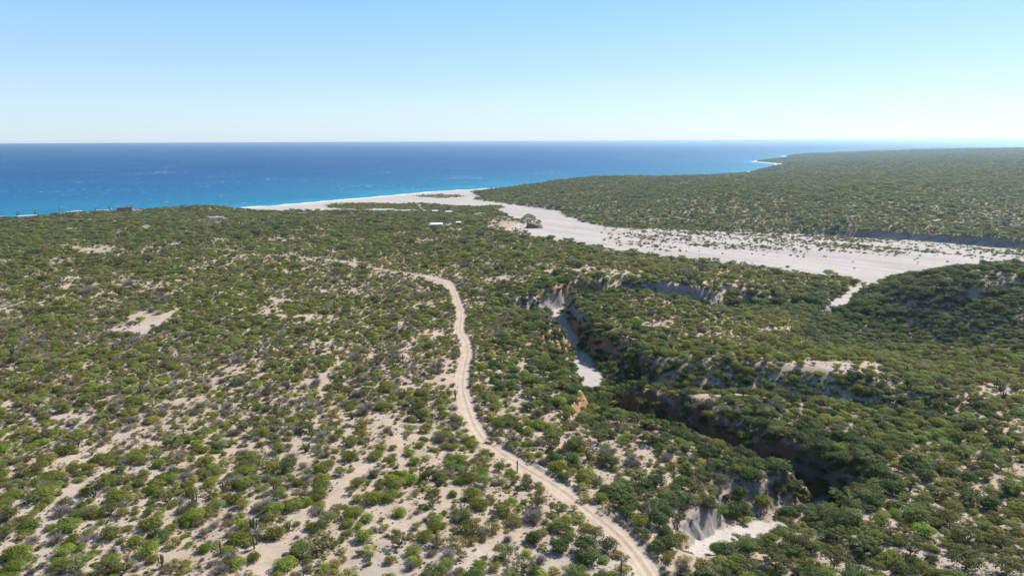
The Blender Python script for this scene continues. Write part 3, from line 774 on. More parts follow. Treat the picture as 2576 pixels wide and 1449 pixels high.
# plants picked out of the photograph one by one: px, py of the foot, kind, crown radius
HERO = [
 (120,1165,0,3.0),(496,1124,1,2.4),(397,1150,6,2.3),(341,1262,3,3.0),(611,1275,11,2.3),(280,1352,0,2.8),(373,1392,1,2.9),(480,1246,2,2.4),(627,1328,12,2.0),(144,1364,9,2.0),(85,1364,10,1.7),
 (812,1232,2,2.9),(766,1251,7,2.0),(1030,1144,0,2.0),(857,1195,6,2.2),(902,1260,11,2.1),(916,1358,1,2.5),(814,1360,5,2.5),(1004,1374,8,2.2),(1100,1376,6,2.6),(1201,1275,2,2.6),(1246,1432,12,1.7),(982,1415,11,1.7),(958,1135,1,2.3),
 (1214,1196,0,2.2),(609,1325,11,2.3),(1006,1296,2,2.2),(1361,1238,12,1.8),(1353,1275,7,3.0),(1211,1278,0,2.3),(1289,1268,2,1.8),(1422,1318,0,2.0),(1497,1352,7,2.6),(1324,1396,11,1.5),(1393,1443,12,1.6),(1569,1440,4,2.2),(1471,1258,4,2.2),
 (1531,1282,5,2.2),(1607,1318,0,2.6),(1710,1360,1,2.2),(1708,1312,8,1.9),(1682,1408,12,2.0),(1722,1416,4,2.0),(1214,1204,1,2.0),(1257,1184,7,2.2),(1919,1266,0,2.9),(1811,1292,6,2.6),(1957,1238,7,2.6),(2211,1318,0,2.6),
 (2326,1346,1,3.0),(2396,1290,2,3.2),(2430,1430,7,4.2),(1940,1408,8,3.2),(1988,1332,6,2.9),(2030,1356,7,2.6),(2100,1425,8,3.4),(2110,1076,6,2.8),(2239,1152,2,2.6),(2389,1160,0,2.6),(2030,1060,1,2.3),(2169,1052,2,2.6),
 (2083,694,7,6.2),(2215,716,6,4.2),(1236,1112,6,1.7),(530,940,12,1.9),(640,945,0,2.2),(870,925,1,2.6),(110,1005,7,2.5),(650,1030,2,2.4),(1115,1050,0,2.5),(1120,1005,1,2.2),(1090,915,12,2.2),(935,975,7,2.4),(1480,1030,6,3.0),(1560,1065,7,3.2),
 (1690,1180,1,2.4),(1815,1215,7,2.4),(2290,1395,8,3.0),(2530,1440,6,3.4),(2200,1440,7,2.6)]
hp = hit([h[0] for h in HERO], [h[1] for h in HERO], terrain)
keep = np.ones(len(XS), bool)
for (hx, hy), h in zip(hp, HERO):
    keep &= np.hypot(XS - hx, YS - hy) > h[3] * .95 + .45 * SC
XS, YS, SP, SC, HZ = XS[keep], YS[keep], SP[keep], SC[keep], HZ[keep]
nh = len(HERO)
XS = np.concatenate([hp[:, 0], XS]); YS = np.concatenate([hp[:, 1], YS]); SP = np.concatenate([[h[2] for h in HERO], SP]).astype(int)
SC = np.concatenate([[h[3] for h in HERO], SC]); HZ = np.concatenate([np.full(nh, .9), HZ])
ZS = terrain(XS, YS)
RS = RNG.uniform(0, 2 * math.pi, len(XS))
PX, PY, DP = to_px(XS, YS, ZS)

# individuals: the largest in view of each kind; the rest is one mass
FAM = np.where(SP >= 16, 5, np.choose(np.clip(SP, 0, 12), [0, 0, 0, 1, 1, 1, 2, 2, 2, 3, 3, 4, 4]))
size_px = SC / DP * FPX
seen = (PX > 4) & (PX < W0 - 4) & (PY > 200) & (PY < H0 + 8)
indiv = np.zeros(len(XS), bool)
for f, lim in ((0, 290), (1, 270), (2, 280), (3, 200), (4, 150), (5, 220)):
    c = np.where((FAM == f) & seen)[0]
    c = c[np.argsort(-(size_px[c] + 100 * (c < nh)))][:lim]
    indiv[c] = True
indiv[:nh] = True

# ------------------------------------------------------------------ the mass of scrub: instances on surveyed points
def stuff_points(name, X, Y, Z, idx, scl, hz, rot, label, protos):
    me = bpy.data.meshes.new(name)
    me.vertices.add(len(X)); me.vertices.foreach_set("co", np.stack([X, Y, Z], -1).astype(np.float32).ravel())
    a = me.attributes.new("pick", 'INT', 'POINT'); a.data.foreach_set("value", np.asarray(idx, np.int32))
    a = me.attributes.new("size", 'FLOAT_VECTOR', 'POINT'); a.data.foreach_set("vector", np.stack([scl, scl * RNG.uniform(.85, 1.15, len(X)), scl * hz], -1).astype(np.float32).ravel())
    a = me.attributes.new("turn", 'FLOAT_VECTOR', 'POINT'); a.data.foreach_set("vector", np.stack([RNG.normal(0, .06, len(X)), RNG.normal(0, .06, len(X)), rot], -1).astype(np.float32).ravel())
    o = bpy.data.objects.new(name, me); COL.objects.link(o); o["kind"] = "stuff"; o["label"] = label
    pc = bpy.data.collections.new(name + "_kinds")
    for k, p in enumerate(protos):
        po = bpy.data.objects.new("%s_kind_%02d" % (name, k), PROTO[p]['whole']); pc.objects.link(po)
    ng = bpy.data.node_groups.new(name + "_scatter", 'GeometryNodeTree')
    ng.interface.new_socket("Geometry", in_out='INPUT', socket_type='NodeSocketGeometry')
    ng.interface.new_socket("Geometry", in_out='OUTPUT', socket_type='NodeSocketGeometry')
    gi = ng.nodes.new("NodeGroupInput"); go = ng.nodes.new("NodeGroupOutput")
    ci = ng.nodes.new("GeometryNodeCollectionInfo"); ci.inputs["Collection"].default_value = pc
    ci.inputs["Separate Children"].default_value = True; ci.inputs["Reset Children"].default_value = True
    ip = ng.nodes.new("GeometryNodeInstanceOnPoints"); ip.inputs["Pick Instance"].default_value = True
    def attr(nm, ty):
        n = ng.nodes.new("GeometryNodeInputNamedAttribute"); n.data_type = ty; n.inputs["Name"].default_value = nm
        return n.outputs["Attribute"]
    L = ng.links.new
    L(gi.outputs[0], ip.inputs["Points"]); L(ci.outputs[0], ip.inputs["Instance"])
    L(attr("pick", 'INT'), ip.inputs["Instance Index"]); L(attr("size", 'FLOAT_VECTOR'), ip.inputs["Scale"])
    L(attr("turn", 'FLOAT_VECTOR'), ip.inputs["Rotation"]); L(ip.outputs[0], go.inputs[0])
    md = o.modifiers.new("scatter", 'NODES'); md.node_group = ng
    return o
q = ~indiv
print("SCATTER", len(XS), "individuals", indiv.sum(), "max dist", DP[indiv & (np.arange(len(XS)) >= nh)].max())
stuff_points("scrubland", XS[q], YS[q], ZS[q] - .05, np.where(SP[q] >= 16, SP[q] - 3, SP[q]), SC[q], HZ[q], RS[q], "dense green and olive scrub covering the land to the horizon", list(range(13)) + [16, 17])

# undergrowth: low dry tufts between the shrubs
def undergrowth():
    X, Y, S_, I_ = [], [], [], []
    for r0, r1, cell, p in ((92, 230, 1.0, .75), (230, 480, 1.9, .7), (480, 950, 4.0, .4)):
        n = int(2 * r1 * .74 / cell); m = int(r1 / cell)
        gx, gy = np.meshgrid((np.arange(n) - n / 2) * cell, np.arange(m + 1) * cell)
        gx = gx.ravel() + RNG.uniform(-.5, .5, gx.size) * cell; gy = gy.ravel() + RNG.uniform(-.5, .5, gy.size) * cell
        r = np.hypot(gx, gy); k = (r >= r0) & (r < r1) & (np.abs(np.arctan2(gx, gy)) < AZM)
        gx, gy = gx[k], gy[k]; z, M = terrain(gx, gy, True); dn, px, py = density(gx, gy, z, M)
        k = RNG.random(len(gx)) < p * np.clip(dn + .02, 0, 1) ** 1.2
        gx, gy = gx[k], gy[k]
        X.append(gx); Y.append(gy); S_.append(np.clip(cell * .30 * np.exp(RNG.normal(0, .35, len(gx))), .15, 1.3)); I_.append(RNG.choice([0, 1, 2, 3], len(gx), p=[.32, .3, .2, .18]))
    X = np.concatenate(X); Y = np.concatenate(Y); S_ = np.concatenate(S_)
    stuff_points("undergrowth", X, Y, terrain(X, Y) - .03, np.concatenate(I_), S_, RNG.uniform(.7, 1.2, len(X)), RNG.uniform(0, 6.28, len(X)), "low dry tufts and twigs between the shrubs", [13, 14, 4, 9])
undergrowth()

# river scrub: drawn-out islands of low brush on the sand
def river_scrub():
    n = 42000
    c0 = np.array([D(1500,590,8), D(2576,640,13), D(3000,650,13), D(1480,560,7)])
    gx = RNG.uniform(-60, 900, n * 3); gy = RNG.uniform(480, 1750, n * 3)
    gx = np.concatenate([gx, RNG.uniform(-420, 100, n)]); gy = np.concatenate([gy, RNG.uniform(1050, 1650, n)])
    k = inside(gx, gy, RIV); gx, gy = gx[k], gy[k]
    z, M = terrain(gx, gy, True); px, py, _ = to_px(gx, gy, z)
    s = (gx - MOUTH[0]) * _up[0] + (gy - MOUTH[1]) * _up[1]; c = -(gx - MOUTH[0]) * _up[1] + (gy - MOUTH[1]) * _up[0]
    st = fbm(s / 6.0, c, 15, 3, seed=121) + .35 * fbm(gx, gy, 9, 2, seed=122)
    far = sstep(.45, .62, (py - 575 - (px - 1500) * .03) / 75.0)
    reg = sstep(1480, 1750, px) * (1 - far * .93) * (px < 2700)
    reg = reg * (1 - sstep(0, .15, (py - (622 + (px - 1500) * .052)) / 60.0) * .9)
    p = reg * (.12 + .88 * sstep(-.1, .3, st))
    # vegetated spits near the mouth
    for a, b, cw, ch, w in ((915,519,95,8,.9),(1110,494,60,4.5,.45),(1135,524,100,7,.9),(1040,520,80,8,.9),(1230,522,50,5,.5),(1330,553,18,12,.35),(1300,582,30,8,.35),(1342,560,18,8,.6),(1290,570,22,6,.4)):
        qd = ((px - a) / cw) ** 2 + ((py - b) / ch) ** 2 + .4 * vnoise(gx / 14, gy / 14)
        p = np.maximum(p, w * (1 - sstep(.6, 1.15, qd)))
    p = np.where(M['shore'] < 75, 0, p)
    k = RNG.random(len(gx)) < p
    gx, gy, px, py = gx[k], gy[k], px[k], py[k]
    big = (px < 1260) & (py < 545)
    idx = np.where(RNG.random(len(gx)) < np.where(big, .45, .72), 0, np.where(RNG.random(len(gx)) < .5, 1, 2))
    sc = np.where(big, 1.9, 1.6) * np.exp(RNG.normal(0, .4, len(gx))); sc = np.clip(sc, .4, 3.2)
    stuff_points("river_brush", gx, gy, terrain(gx, gy) - .04, idx, sc, RNG.uniform(.7, 1.1, len(gx)), RNG.uniform(0, 6.28, len(gx)), "low brown brush in long islands on the dry river sand", [15, 4, 1])
river_scrub()

# ------------------------------------------------------------------ single plants, each a thing with its parts
def empty(name, loc, rz=0.0):
    o = bpy.data.objects.new(name, None); o.empty_display_size = .5
    o.location = loc; o.rotation_euler = (0, 0, rz); COL.objects.link(o)
    return o
def child(name, me, parent, loc=(0, 0, 0), rz=0.0, scale=(1, 1, 1)):
    o = bpy.data.objects.new(name, me); COL.objects.link(o); o.parent = parent
    o.location = loc; o.rotation_euler = (0, 0, rz); o.scale = scale
    return o
ORD = ["leftmost", "second from left", "third from left", "fourth from left", "fifth from left", "sixth from left", "seventh from left", "eighth from left", "ninth from left", "tenth from left",
       "eleventh from left", "twelfth from left", "thirteenth from left", "fourteenth from left", "fifteenth from left", "sixteenth from left", "seventeenth from left", "eighteenth from left", "nineteenth from left", "twentieth from left"] + [w + " from left" for w in "twenty-first twenty-second twenty-third twenty-fourth twenty-fifth twenty-sixth twenty-seventh twenty-eighth twenty-ninth thirtieth thirty-first thirty-second thirty-third thirty-fourth thirty-fifth thirty-sixth thirty-seventh thirty-eighth thirty-ninth fortieth forty-first forty-second forty-third forty-fourth forty-fifth forty-sixth forty-seventh forty-eighth forty-ninth fiftieth".split()]
ROWS = [(1395, "at bottom edge"), (1335, "just above bottom edge"), (1280, "a tenth up"), (1225, "an eighth up"), (1165, "a sixth up"), (1100, "a fifth up"), (1030, "a quarter up"), (940, "a third up"), (0, "far back")]
_roadpx = to_px(ROAD[:, 0], ROAD[:, 1], _rz)
def zone(px, py, x, y, ravd):
    o = np.argsort(_roadpx[1]); rx = np.interp(py, _roadpx[1][o], _roadpx[0][o])
    row = next(t for lim, t in ROWS if py >= lim)
    if ravd < 14 and py < 1300: return "on ravine bank", row
    if abs(px - rx) < 130 and py > 700: return ("on road's left verge" if px < rx else "on road's right verge"), row
    if px < rx:
        return ("by left edge" if px < 300 else "in left field" if px < 620 else "in middle field" if px < 920 else "in field beside road"), row
    return ("between road and ravine" if px < 1640 and py < 1280 else "by pale gully" if px < 1880 else "on right slope" if px < 2250 else "by right edge"), row

KINDS = [("green_shrub", "leafy green domed shrub", "shrub", "green shrubs"), ("olive_shrub", "thin olive shrub", "shrub", "olive shrubs"), ("spreading_tree", "blue-green spreading tree", "tree", "small spreading trees"),
         ("bare_shrub", "leafless grey shrub", "shrub", "leafless shrubs"), ("yellow_shrub", "yellow-green shrub", "shrub", "yellow-green shrubs"), ("ravine_tree", "dark green leafy tree", "tree", "dark trees of the ravine and hillside")]
ii = np.where(indiv)[0]
_, Mi = terrain(XS[ii], YS[ii], True)
bucket = {}
for n, i in enumerate(ii):
    bucket.setdefault((FAM[i], zone(PX[i], PY[i], XS[i], YS[i], Mi['ravd'][n])), []).append(i)
for (f, (zn, rw)), lst in sorted(bucket.items(), key=lambda k: str(k[0])):
    nm, desc, cat, grp = KINDS[f]
    lst.sort(key=lambda i: PX[i])
    for n, i in enumerate(lst):
        t = empty(nm, (XS[i], YS[i], ZS[i] - .04), RS[i])
        if len(lst) == 1: lab = "%s the only one %s, %s" % (desc, zn, rw)
        else: lab = "%s, %s %s, %s" % (desc, ORD[n] if n < len(ORD) else "number %d from left" % (n + 1), zn, rw)
        t["label"] = lab; t["category"] = cat; t["group"] = grp
        p = PROTO[SP[i]]; sc = (SC[i], SC[i], SC[i] * HZ[i])
        child("crown", p['crown'], t, scale=sc)
        child("trunk" if f in (2, 5) else "stem", p['stem'], t, scale=sc)

# ------------------------------------------------------------------ cacti
def rib_column(path, rad, n=9):
    """ribbed column along a path of points with radii, rounded tip"""
    V, F = [], []
    P = [np.array(p, float) for p in path]
    rings = []
    for k, p in enumerate(P):
        d = P[min(k + 1, len(P) - 1)] - P[max(k - 1, 0)]; d /= np.linalg.norm(d) + 1e-9
        u = np.cross(d, [0.3, 1, 0.1]); u /= np.linalg.norm(u); w = np.cross(d, u)
        ring = []
        for j in range(2 * n):
            a = math.pi * j / n; r = rad[k] * (1.0 if j % 2 == 0 else .8)
            ring.append(len(V)); V.append(tuple(p + r * (math.cos(a) * u + math.sin(a) * w)))
        rings.append(ring)
    for a, b in zip(rings[:-1], rings[1:]):
        for j in range(2 * n):
            F.append((a[j], a[(j + 1) % (2 * n)], b[(j + 1) % (2 * n)], b[j]))
    F.append(tuple(rings[-1]))
    return V, F
def col_path(x0, y0, z0, h, lean=(0, 0), n=5):
    return [(x0 + lean[0] * (k / n) ** 1.5, y0 + lean[1] * (k / n) ** 1.5, z0 + h * k / n) for k in range(n + 1)]
def taper(r, n): return [r * .92] + [r] * (n - 2) + [r * .85, r * .35]
CACT = {}
def cactus_kind(key, h, rngseed, narm, form):
    rng = np.random.default_rng(rngseed); parts = []
    if form == 'pole':
        V, F = rib_column(col_path(0, 0, -.2, h, (.1, .05), 6), taper(.2, 7)); parts.append(("trunk", V, F))
    elif form == 'clump':
        for k in range(narm):
            a = 6.28 * k / narm + rng.random() * .5; q = .3 + .35 * rng.random(); hh = h * (.6 + .4 * rng.random())
            V, F = rib_column(col_path(math.cos(a) * q * .6, math.sin(a) * q * .6, -.2, hh, (math.cos(a) * .45, math.sin(a) * .45)), taper(.12, 6), 7)
            parts.append(("stem", V, F))
    else:
        V, F = rib_column(col_path(0, 0, -.2, h, (.08, 0), 6), taper(.24, 7)); parts.append(("trunk", V, F))
        for k in range(narm):
            a = 6.28 * k / narm + rng.random() * .7; z0 = h * (.22 + .22 * rng.random()); o = .55 + .3 * rng.random(); hh = h * (.35 + .35 * rng.random())
            c, s_ = math.cos(a), math.sin(a)
            path = [(0, 0, z0), (c * o * .6, s_ * o * .6, z0 + .12), (c * o, s_ * o, z0 + .5)] + [(c * o * (1 + .08 * j), s_ * o * (1 + .08 * j), z0 + .5 + hh * j / 4) for j in range(1, 5)]
            V, F = rib_column(path, [.13, .14, .16] + [.17, .17, .15, .06], 7); parts.append(("arm", V, F))
    CACT[key] = [(nm, mesh_from("cactus_" + nm, V, F, [M_CACT])) for nm, V, F in parts]
cactus_kind('pole', 4.4, 1, 0, 'pole')
cactus_kind('fork', 4.0, 2, 3, 'arms'); cactus_kind('cand', 4.4, 3, 5, 'arms'); cactus_kind('cand2', 3.6, 4, 6, 'arms')
cactus_kind('clump', 2.6, 5, 9, 'clump'); cactus_kind('clump2', 2.0, 6, 7, 'clump')
CPOS = [ # foot px, py, form, size
 (256,866,'cand',1.1),(33,895,'cand2',1.1),(355,994,'fork',1.25),(463,1103,'pole',.95),(381,926,'fork',1.0),(332,866,'clump',1.2),(285,884,'fork',1),(188,895,'clump',1.2),(3,872,'fork',1),(253,996,'clump',1.1),
 (237,1258,'cand2',.8),(488,1272,'fork',1.0),(563,1242,'fork',.85),(389,1350,'clump',1.2),(408,1356,'clump',1.0),(408,1428,'fork',.9),(557,1402,'pole',1.0),(640,1340,'cand',.95),(640,1380,'cand2',.85),(381,1231,'clump2',.9),
 (716,1191,'cand2',1.1),(772,1135,'clump',1.35),(785,1098,'fork',.9),(1106,1222,'clump',1.2),(1137,1243,'clump2',.8),(1145,1250,'clump2',.7),(1056,1214,'pole',.5),(1001,1178,'pole',.5),(694,1236,'clump',1.0),(764,1447,'pole',.6),(724,1334,'clump',1.0),
 (1436,1148,'fork',1.0),(1402,1117,'clump',1.2),(1301,1190,'pole',1.0),(1301,1242,'fork',.7),(1562,1446,'pole',.9),(1480,1154,'clump',1.25),(1728,1196,'fork',1.1),
 (2507,976,'pole',1.15),(2521,1008,'cand2',1.1),(2505,1138,'cand2',1.2),(2540,1138,'cand',.9),(2253,1039,'fork',1.0),(2288,1240,'fork',.85),(1727,1050,'fork',1.0),
 (938,874,'cand2',1.1),(948,917,'fork',1.25),(992,926,'clump',1.2),(1014,910,'fork',.9),(743,946,'fork',1.15),(757,946,'cand',1.0),(723,985,'cand2',1.1),(703,1022,'fork',.9),(698,1061,'pole',1.0),(1019,998,'fork',.9),(1146,1002,'fork',1.0),
 (1049,1041,'clump',1.0),(1061,1058,'clump',1.35),(885,1054,'clump',1.3),(923,853,'cand',1.1),(836,889,'fork',1.0),(2279,943,'fork',1.1),(1590,800,'pole',1.3),(1640,830,'pole',1.2),(1180,640,'cand',1.5),(1085,735,'cand',1.3),(1806,806,'fork',1.3),(2190,1180,'fork',.8),(1870,1095,'fork',.9)]
cp = hit([c[0] for c in CPOS], [c[1] for c in CPOS], terrain)
cz = terrain(cp[:, 0], cp[:, 1]); _, Mc = terrain(cp[:, 0], cp[:, 1], True)
FORMW = {'pole': "tall single-stemmed cactus", 'fork': "forked dark column cactus", 'cand': "many-armed candelabra cactus", 'cand2': "many-armed candelabra cactus", 'clump': "low many-stemmed cactus clump", 'clump2': "low many-stemmed cactus clump"}
bk = {}
for n, c in enumerate(CPOS):
    bk.setdefault((FORMW[c[2]], zone(c[0], c[1], cp[n, 0], cp[n, 1], Mc['ravd'][n])), []).append(n)
for (fw, (zn, rw)), lst in bk.items():
    lst.sort(key=lambda n: CPOS[n][0])
    for k, n in enumerate(lst):
        t = empty("column_cactus", (cp[n, 0], cp[n, 1], cz[n]), random.uniform(0, 6.28))
        t["label"] = ("%s the only one %s, %s" % (fw, zn, rw)) if len(lst) == 1 else ("%s, %s %s, %s" % (fw, ORD[k], zn, rw))
        t["category"] = "cactus"; t["group"] = "column cacti standing in the scrub"
        sz = CPOS[n][3] * .85
        for nm, me in CACT[CPOS[n][2]]:
            child(nm, me, t, scale=(sz, sz, sz))

# ------------------------------------------------------------------ cut brush heaped along the road, loose stones
def roadside():
    X, Y = [], []
    L = np.hypot(*np.diff(ROAD, axis=0).T); cum = np.concatenate([[0], np.cumsum(L)])
    for s in np.arange(0, cum[-1] * .62, .42):
        i = min(np.searchsorted(cum, s, side='right') - 1, len(ROAD) - 2)
        d = (ROAD[i + 1] - ROAD[i]) / L[i]; nrm = np.array([d[1], -d[0]])
        p = ROAD[i] + d * (s - cum[i])
        if vnoise(np.array([s / 9.0]), np.array([3.3]))[0] < -.35: continue
        q = p + nrm * (ROAD_HW + 1.1 + random.gauss(0, .35)); X.append(q[0]); Y.append(q[1])
    X = np.array(X); Y = np.array(Y); n = len(X)
    stuff_points("brush_debris", X, Y, terrain(X, Y) - .02, RNG.integers(0, 3, n), np.clip(RNG.normal(.62, .2, n), .25, 1.1), RNG.uniform(.45, .8, n), RNG.uniform(0, 6.28, n), "cut brush heaped along the right verge of the dirt road", [9, 10, 13])
roadside()
M_ROCK = plain("stone", (.36, .30, .25), .95, .2, 4)
def rock_mesh(seed):
    rng = np.random.default_rng(seed); V = []; F = []
    for i in range(4):
        for j in range(7):
            a = 6.283 * j / 7; e = -.5 + 1.9 * i / 3
            r = (.8 + .4 * rng.random()) * max(math.cos(e), .12)
            V.append((r * math.cos(a), r * math.sin(a), .6 * math.sin(e)))
    for i in range(3):
        for j in range(7): F.append((i * 7 + j, i * 7 + (j + 1) % 7, (i + 1) * 7 + (j + 1) % 7, (i + 1) * 7 + j))
    F.append(tuple(21 + j for j in range(7)))
    return mesh_from("stone", V, F, [M_ROCK])
for k in range(2): PROTO.append(dict(kind='stone', whole=rock_mesh(k)))
def stones():
    n = 26000; gx = RNG.uniform(-150, 150, n); gy = RNG.uniform(88, 300, n)
    z, M = terrain(gx, gy, True); dn, px, py = density(gx, gy, z, M)
    k = (M['road'] > M['roadhw'] - .1) & (RNG.random(n) < .25 + .75 * (vnoise(gx / 7, gy / 7) > .25)) & (np.abs(np.arctan2(gx, gy)) < AZM)
    gx, gy = gx[k], gy[k]; n = len(gx)
    stuff_points("loose_stones", gx, gy, terrain(gx, gy), RNG.integers(0, 2, n), np.clip(np.exp(RNG.normal(-2.3, .55, n)), .05, .5), RNG.uniform(.6, 1, n), RNG.uniform(0, 6.28, n), "small stones scattered on the bare earth", [18, 19])
stones()

# ------------------------------------------------------------------ clay outcrop on the river sand
def outcrop():
    p = D(1342, 573, river_z(*D(1342, 572, 6))); n = 60
    V, F = [], []
    u = np.linspace(-1, 1, n)
    for b in u:
        for a in u:
            x = a * 12.5 + 2; y = b * 9.5
            q = max(0, 1 - (abs(a) ** 2.4 + abs(b) ** 2.2))
            fl = fbm(np.array([x + 40.]), np.array([y]), 6, 3, seed=7)[0]
            e = min(1, q * 2.6 + fl * .5 * (q > .03)); e = max(e, 0)
            h = 5.6 * e ** .7 * (1 - .35 * a) * (1 + .25 * fl) - .35
            V.append((x, y, h))
    for j in range(n - 1):
        for i in range(n - 1):
            F.append((j * n + i, j * n + i + 1, (j + 1) * n + i + 1, (j + 1) * n + i))
    me = mesh_from("clay_outcrop", V, F, [plain("clay", (.15, .118, .10), .95, .35, .5)], smooth=False)
    o = bpy.data.objects.new("clay_outcrop", me); o.location = (p[0], p[1], terrain(p[:1], p[1:])[0]); o.rotation_euler = (0, 0, -.25); COL.objects.link(o)
    o["label"] = "dark clay outcrop standing alone on the pale dry river sand"; o["category"] = "outcrop"
    return p
OUT = outcrop()

# ------------------------------------------------------------------ buildings by the shore
def box(V, F, x0, x1, y0, y1, z0, z1):
    b = len(V)
    V += [(x0, y0, z0), (x1, y0, z0), (x1, y1, z0), (x0, y1, z0), (x0, y0, z1), (x1, y0, z1), (x1, y1, z1), (x0, y1, z1)]
    F += [(b, b + 3, b + 2, b + 1), (b + 4, b + 5, b + 6, b + 7), (b, b + 1, b + 5, b + 4), (b + 1, b + 2, b + 6, b + 5), (b + 2, b + 3, b + 7, b + 6), (b + 3, b, b + 4, b + 7)]
def boxmesh(name, mat, *bx):
    V, F = [], []
    for b in bx: box(V, F, *b)
    return mesh_from(name, V, F, [mat])
WHITE = plain("white_stucco", (.72, .70, .66), .85, .08, .6); CREAM = plain("cream_stucco", (.62, .54, .42), .85, .1, .6); RED = plain("red_stucco", (.42, .115, .10), .85, .15, .5)
PINK = plain("pink_stucco", (.58, .30, .28), .85, .1, .6); GREY = plain("grey_block", (.36, .37, .39), .85, .12, .8); DARKW = plain("dark_opening", (.03, .035, .045), .25, .1, 1, .5)
THATCH = plain("palm_thatch", (.17, .125, .08), .95, .3, 2); TILE = plain("clay_tile", (.36, .15, .09), .85, .2, 1.5); METAL = plain("pale_metal_roof", (.70, .72, .74), .45, .06, .4, .4); FRAMEM = plain("pale_frame", (.55, .52, .48), .7, .05)

def place(px, py):
    p = hit([px], [py], terrain)[0]
    return p[0], p[1], terrain(p[:1], p[1:])[0]
def building(name, label, px0, px1, pyb, hm, dm, mat, nwin=3, floors=1, door=True, parapet=.35, roof=None, turn=0.0, cat="house", terrace=None, roofmat=None):
    x, y, z = place((px0 + px1) / 2, pyb)
    dist = to_px(np.array(x), np.array(y), np.array(z))[2]
    w = float((px1 - px0) / FPX * dist)
    t = empty(name, (x, y, z), -math.atan2(x, y) + turn)
    t["label"] = label; t["category"] = cat; t["group"] = "buildings near the shore"
    base = -2.0
    child("wall", boxmesh("wall", mat, (-w / 2, w / 2, 0, dm, base, hm)), t)
    rt = 'flat' if roof is None else roof
    if rt == 'flat':
        rf = child("roof", boxmesh("roof", roofmat or mat, (-w / 2 + .2, w / 2 - .2, .2, dm - .2, hm + .003, hm + .12)), t)
        pp = boxmesh("parapet", mat, (-w / 2 - .05, w / 2 + .05, -.05, .2, hm + .003, hm + parapet), (-w / 2 - .05, w / 2 + .05, dm - .2, dm + .05, hm + .003, hm + parapet), (-w / 2 - .05, -w / 2 + .2, .2, dm - .2, hm + .003, hm + parapet), (w / 2 - .2, w / 2 + .05, .2, dm - .2, hm + .003, hm + parapet))
        child("parapet", pp, rf)
    elif rt == 'shed':
        V = [(-w / 2 - .5, -.6, hm + .15), (w / 2 + .5, -.6, hm + .15), (w / 2 + .5, dm + .6, hm + .75), (-w / 2 - .5, dm + .6, hm + .75)]
        V += [(a, b, c + .14) for a, b, c in V]
        child("roof", mesh_from("roof", V, [(3, 2, 1, 0), (4, 5, 6, 7), (0, 1, 5, 4), (1, 2, 6, 5), (2, 3, 7, 6), (3, 0, 4, 7)], [roofmat or METAL]), t)
    else:   # hip
        e = .6; q = min(w, dm) * .45
        V = [(-w / 2 - e, -e, hm), (w / 2 + e, -e, hm), (w / 2 + e, dm + e, hm), (-w / 2 - e, dm + e, hm), (-w / 2 + q, dm / 2, hm + q * .55), (w / 2 - q, dm / 2, hm + q * .55)]
        child("roof", mesh_from("roof", V, [(0, 1, 5, 4), (1, 2, 5), (2, 3, 4, 5), (3, 0, 4), (3, 2, 1, 0)], [roofmat or TILE]), t)
    fh = hm / floors
    nd = nwin // 2 if door else -1
    for fl in range(floors):
        for k in range(nwin):
            cx = -w / 2 + w * (k + .5) / nwin; ww = min(1.0, w / nwin * .32)
            if fl == 0 and k == nd:
                d = child("door", boxmesh("door", THATCH, (cx - .5, cx + .5, -.06, .02, 0, 2.1)), t)
                child("handle", boxmesh("handle", FRAMEM, (cx + .3, cx + .38, -.10, -.063, .95, 1.1)), d)
                continue
            z0 = fl * fh + fh * .36
            wn = child("window", boxmesh("window", DARKW, (cx - ww, cx + ww, -.045, .02, z0, z0 + fh * .38)), t)
            child("frame", boxmesh("frame", FRAMEM, (cx - ww - .12, cx - ww, -.08, .02, z0 - .1, z0 + fh * .38 + .1), (cx + ww, cx + ww + .12, -.08, .02, z0 - .1, z0 + fh * .38 + .1), (cx - ww, cx + ww, -.08, .02, z0 - .1, z0 - .002), (cx - ww, cx + ww, -.08, .02, z0 + fh * .38 + .002, z0 + fh * .38 + .1)), wn)
    return t, w, dist
t, w, _ = building("red_house", "long two-storey red house on the bluff above the sea", 297.5, 330, 533.5, 6.6, 10, RED, 7, 2, parapet=.6)
child("porch_roof", mesh_from("porch_roof", [(w / 2, -.5, 4.2), (w / 2 + 5, -.5, 2.6), (w / 2 + 5, 8, 2.6), (w / 2, 8, 4.2), (w / 2, -.5, 4.0), (w / 2 + 5, -.5, 2.4), (w / 2 + 5, 8, 2.4), (w / 2, 8, 4.0)], [(0, 1, 2, 3), (7, 6, 5, 4), (0, 4, 5, 1), (1, 5, 6, 2), (2, 6, 7, 3)], [TILE]), t)
for k in range(3): child("porch_post", boxmesh("post", RED, (w / 2 + 4.6, w / 2 + 4.9, .3 + k * 3.2, .6 + k * 3.2, -1, 2.5)), t)
V, F = [], []
for k in range(14):
    a, b = 6.283 * k / 14, 6.283 * (k + 1) / 14
    V += [(3.2 * math.cos(a), 3.2 * math.sin(a), 0), (3.2 * math.cos(b), 3.2 * math.sin(b), 0), (0, 0, 2.4)]; F.append((3 * k, 3 * k + 1, 3 * k + 2))
PAL = mesh_from("palapa", V, F, [THATCH])
pl = child("palapa_roof", PAL, t, (w * .30, 5, 8.2))
for k in range(4): child("palapa_post", boxmesh("post", THATCH, (w * .30 + (2 if k % 2 else -2) - .12, w * .30 + (2 if k % 2 else -2) + .12, 5 + (2 if k > 1 else -2) - .12, 5 + (2 if k > 1 else -2) + .12, 6.6, 8.9)), t)
building("white_house", "long low white house with a pink annex on the far left shore", 50, 90, 550.5, 4.3, 9, WHITE, 8, 1)
building("pink_annex", "small pink block joined to the end of the long white house", 41, 49.5, 550.5, 3.6, 8, PINK, 2, 1)
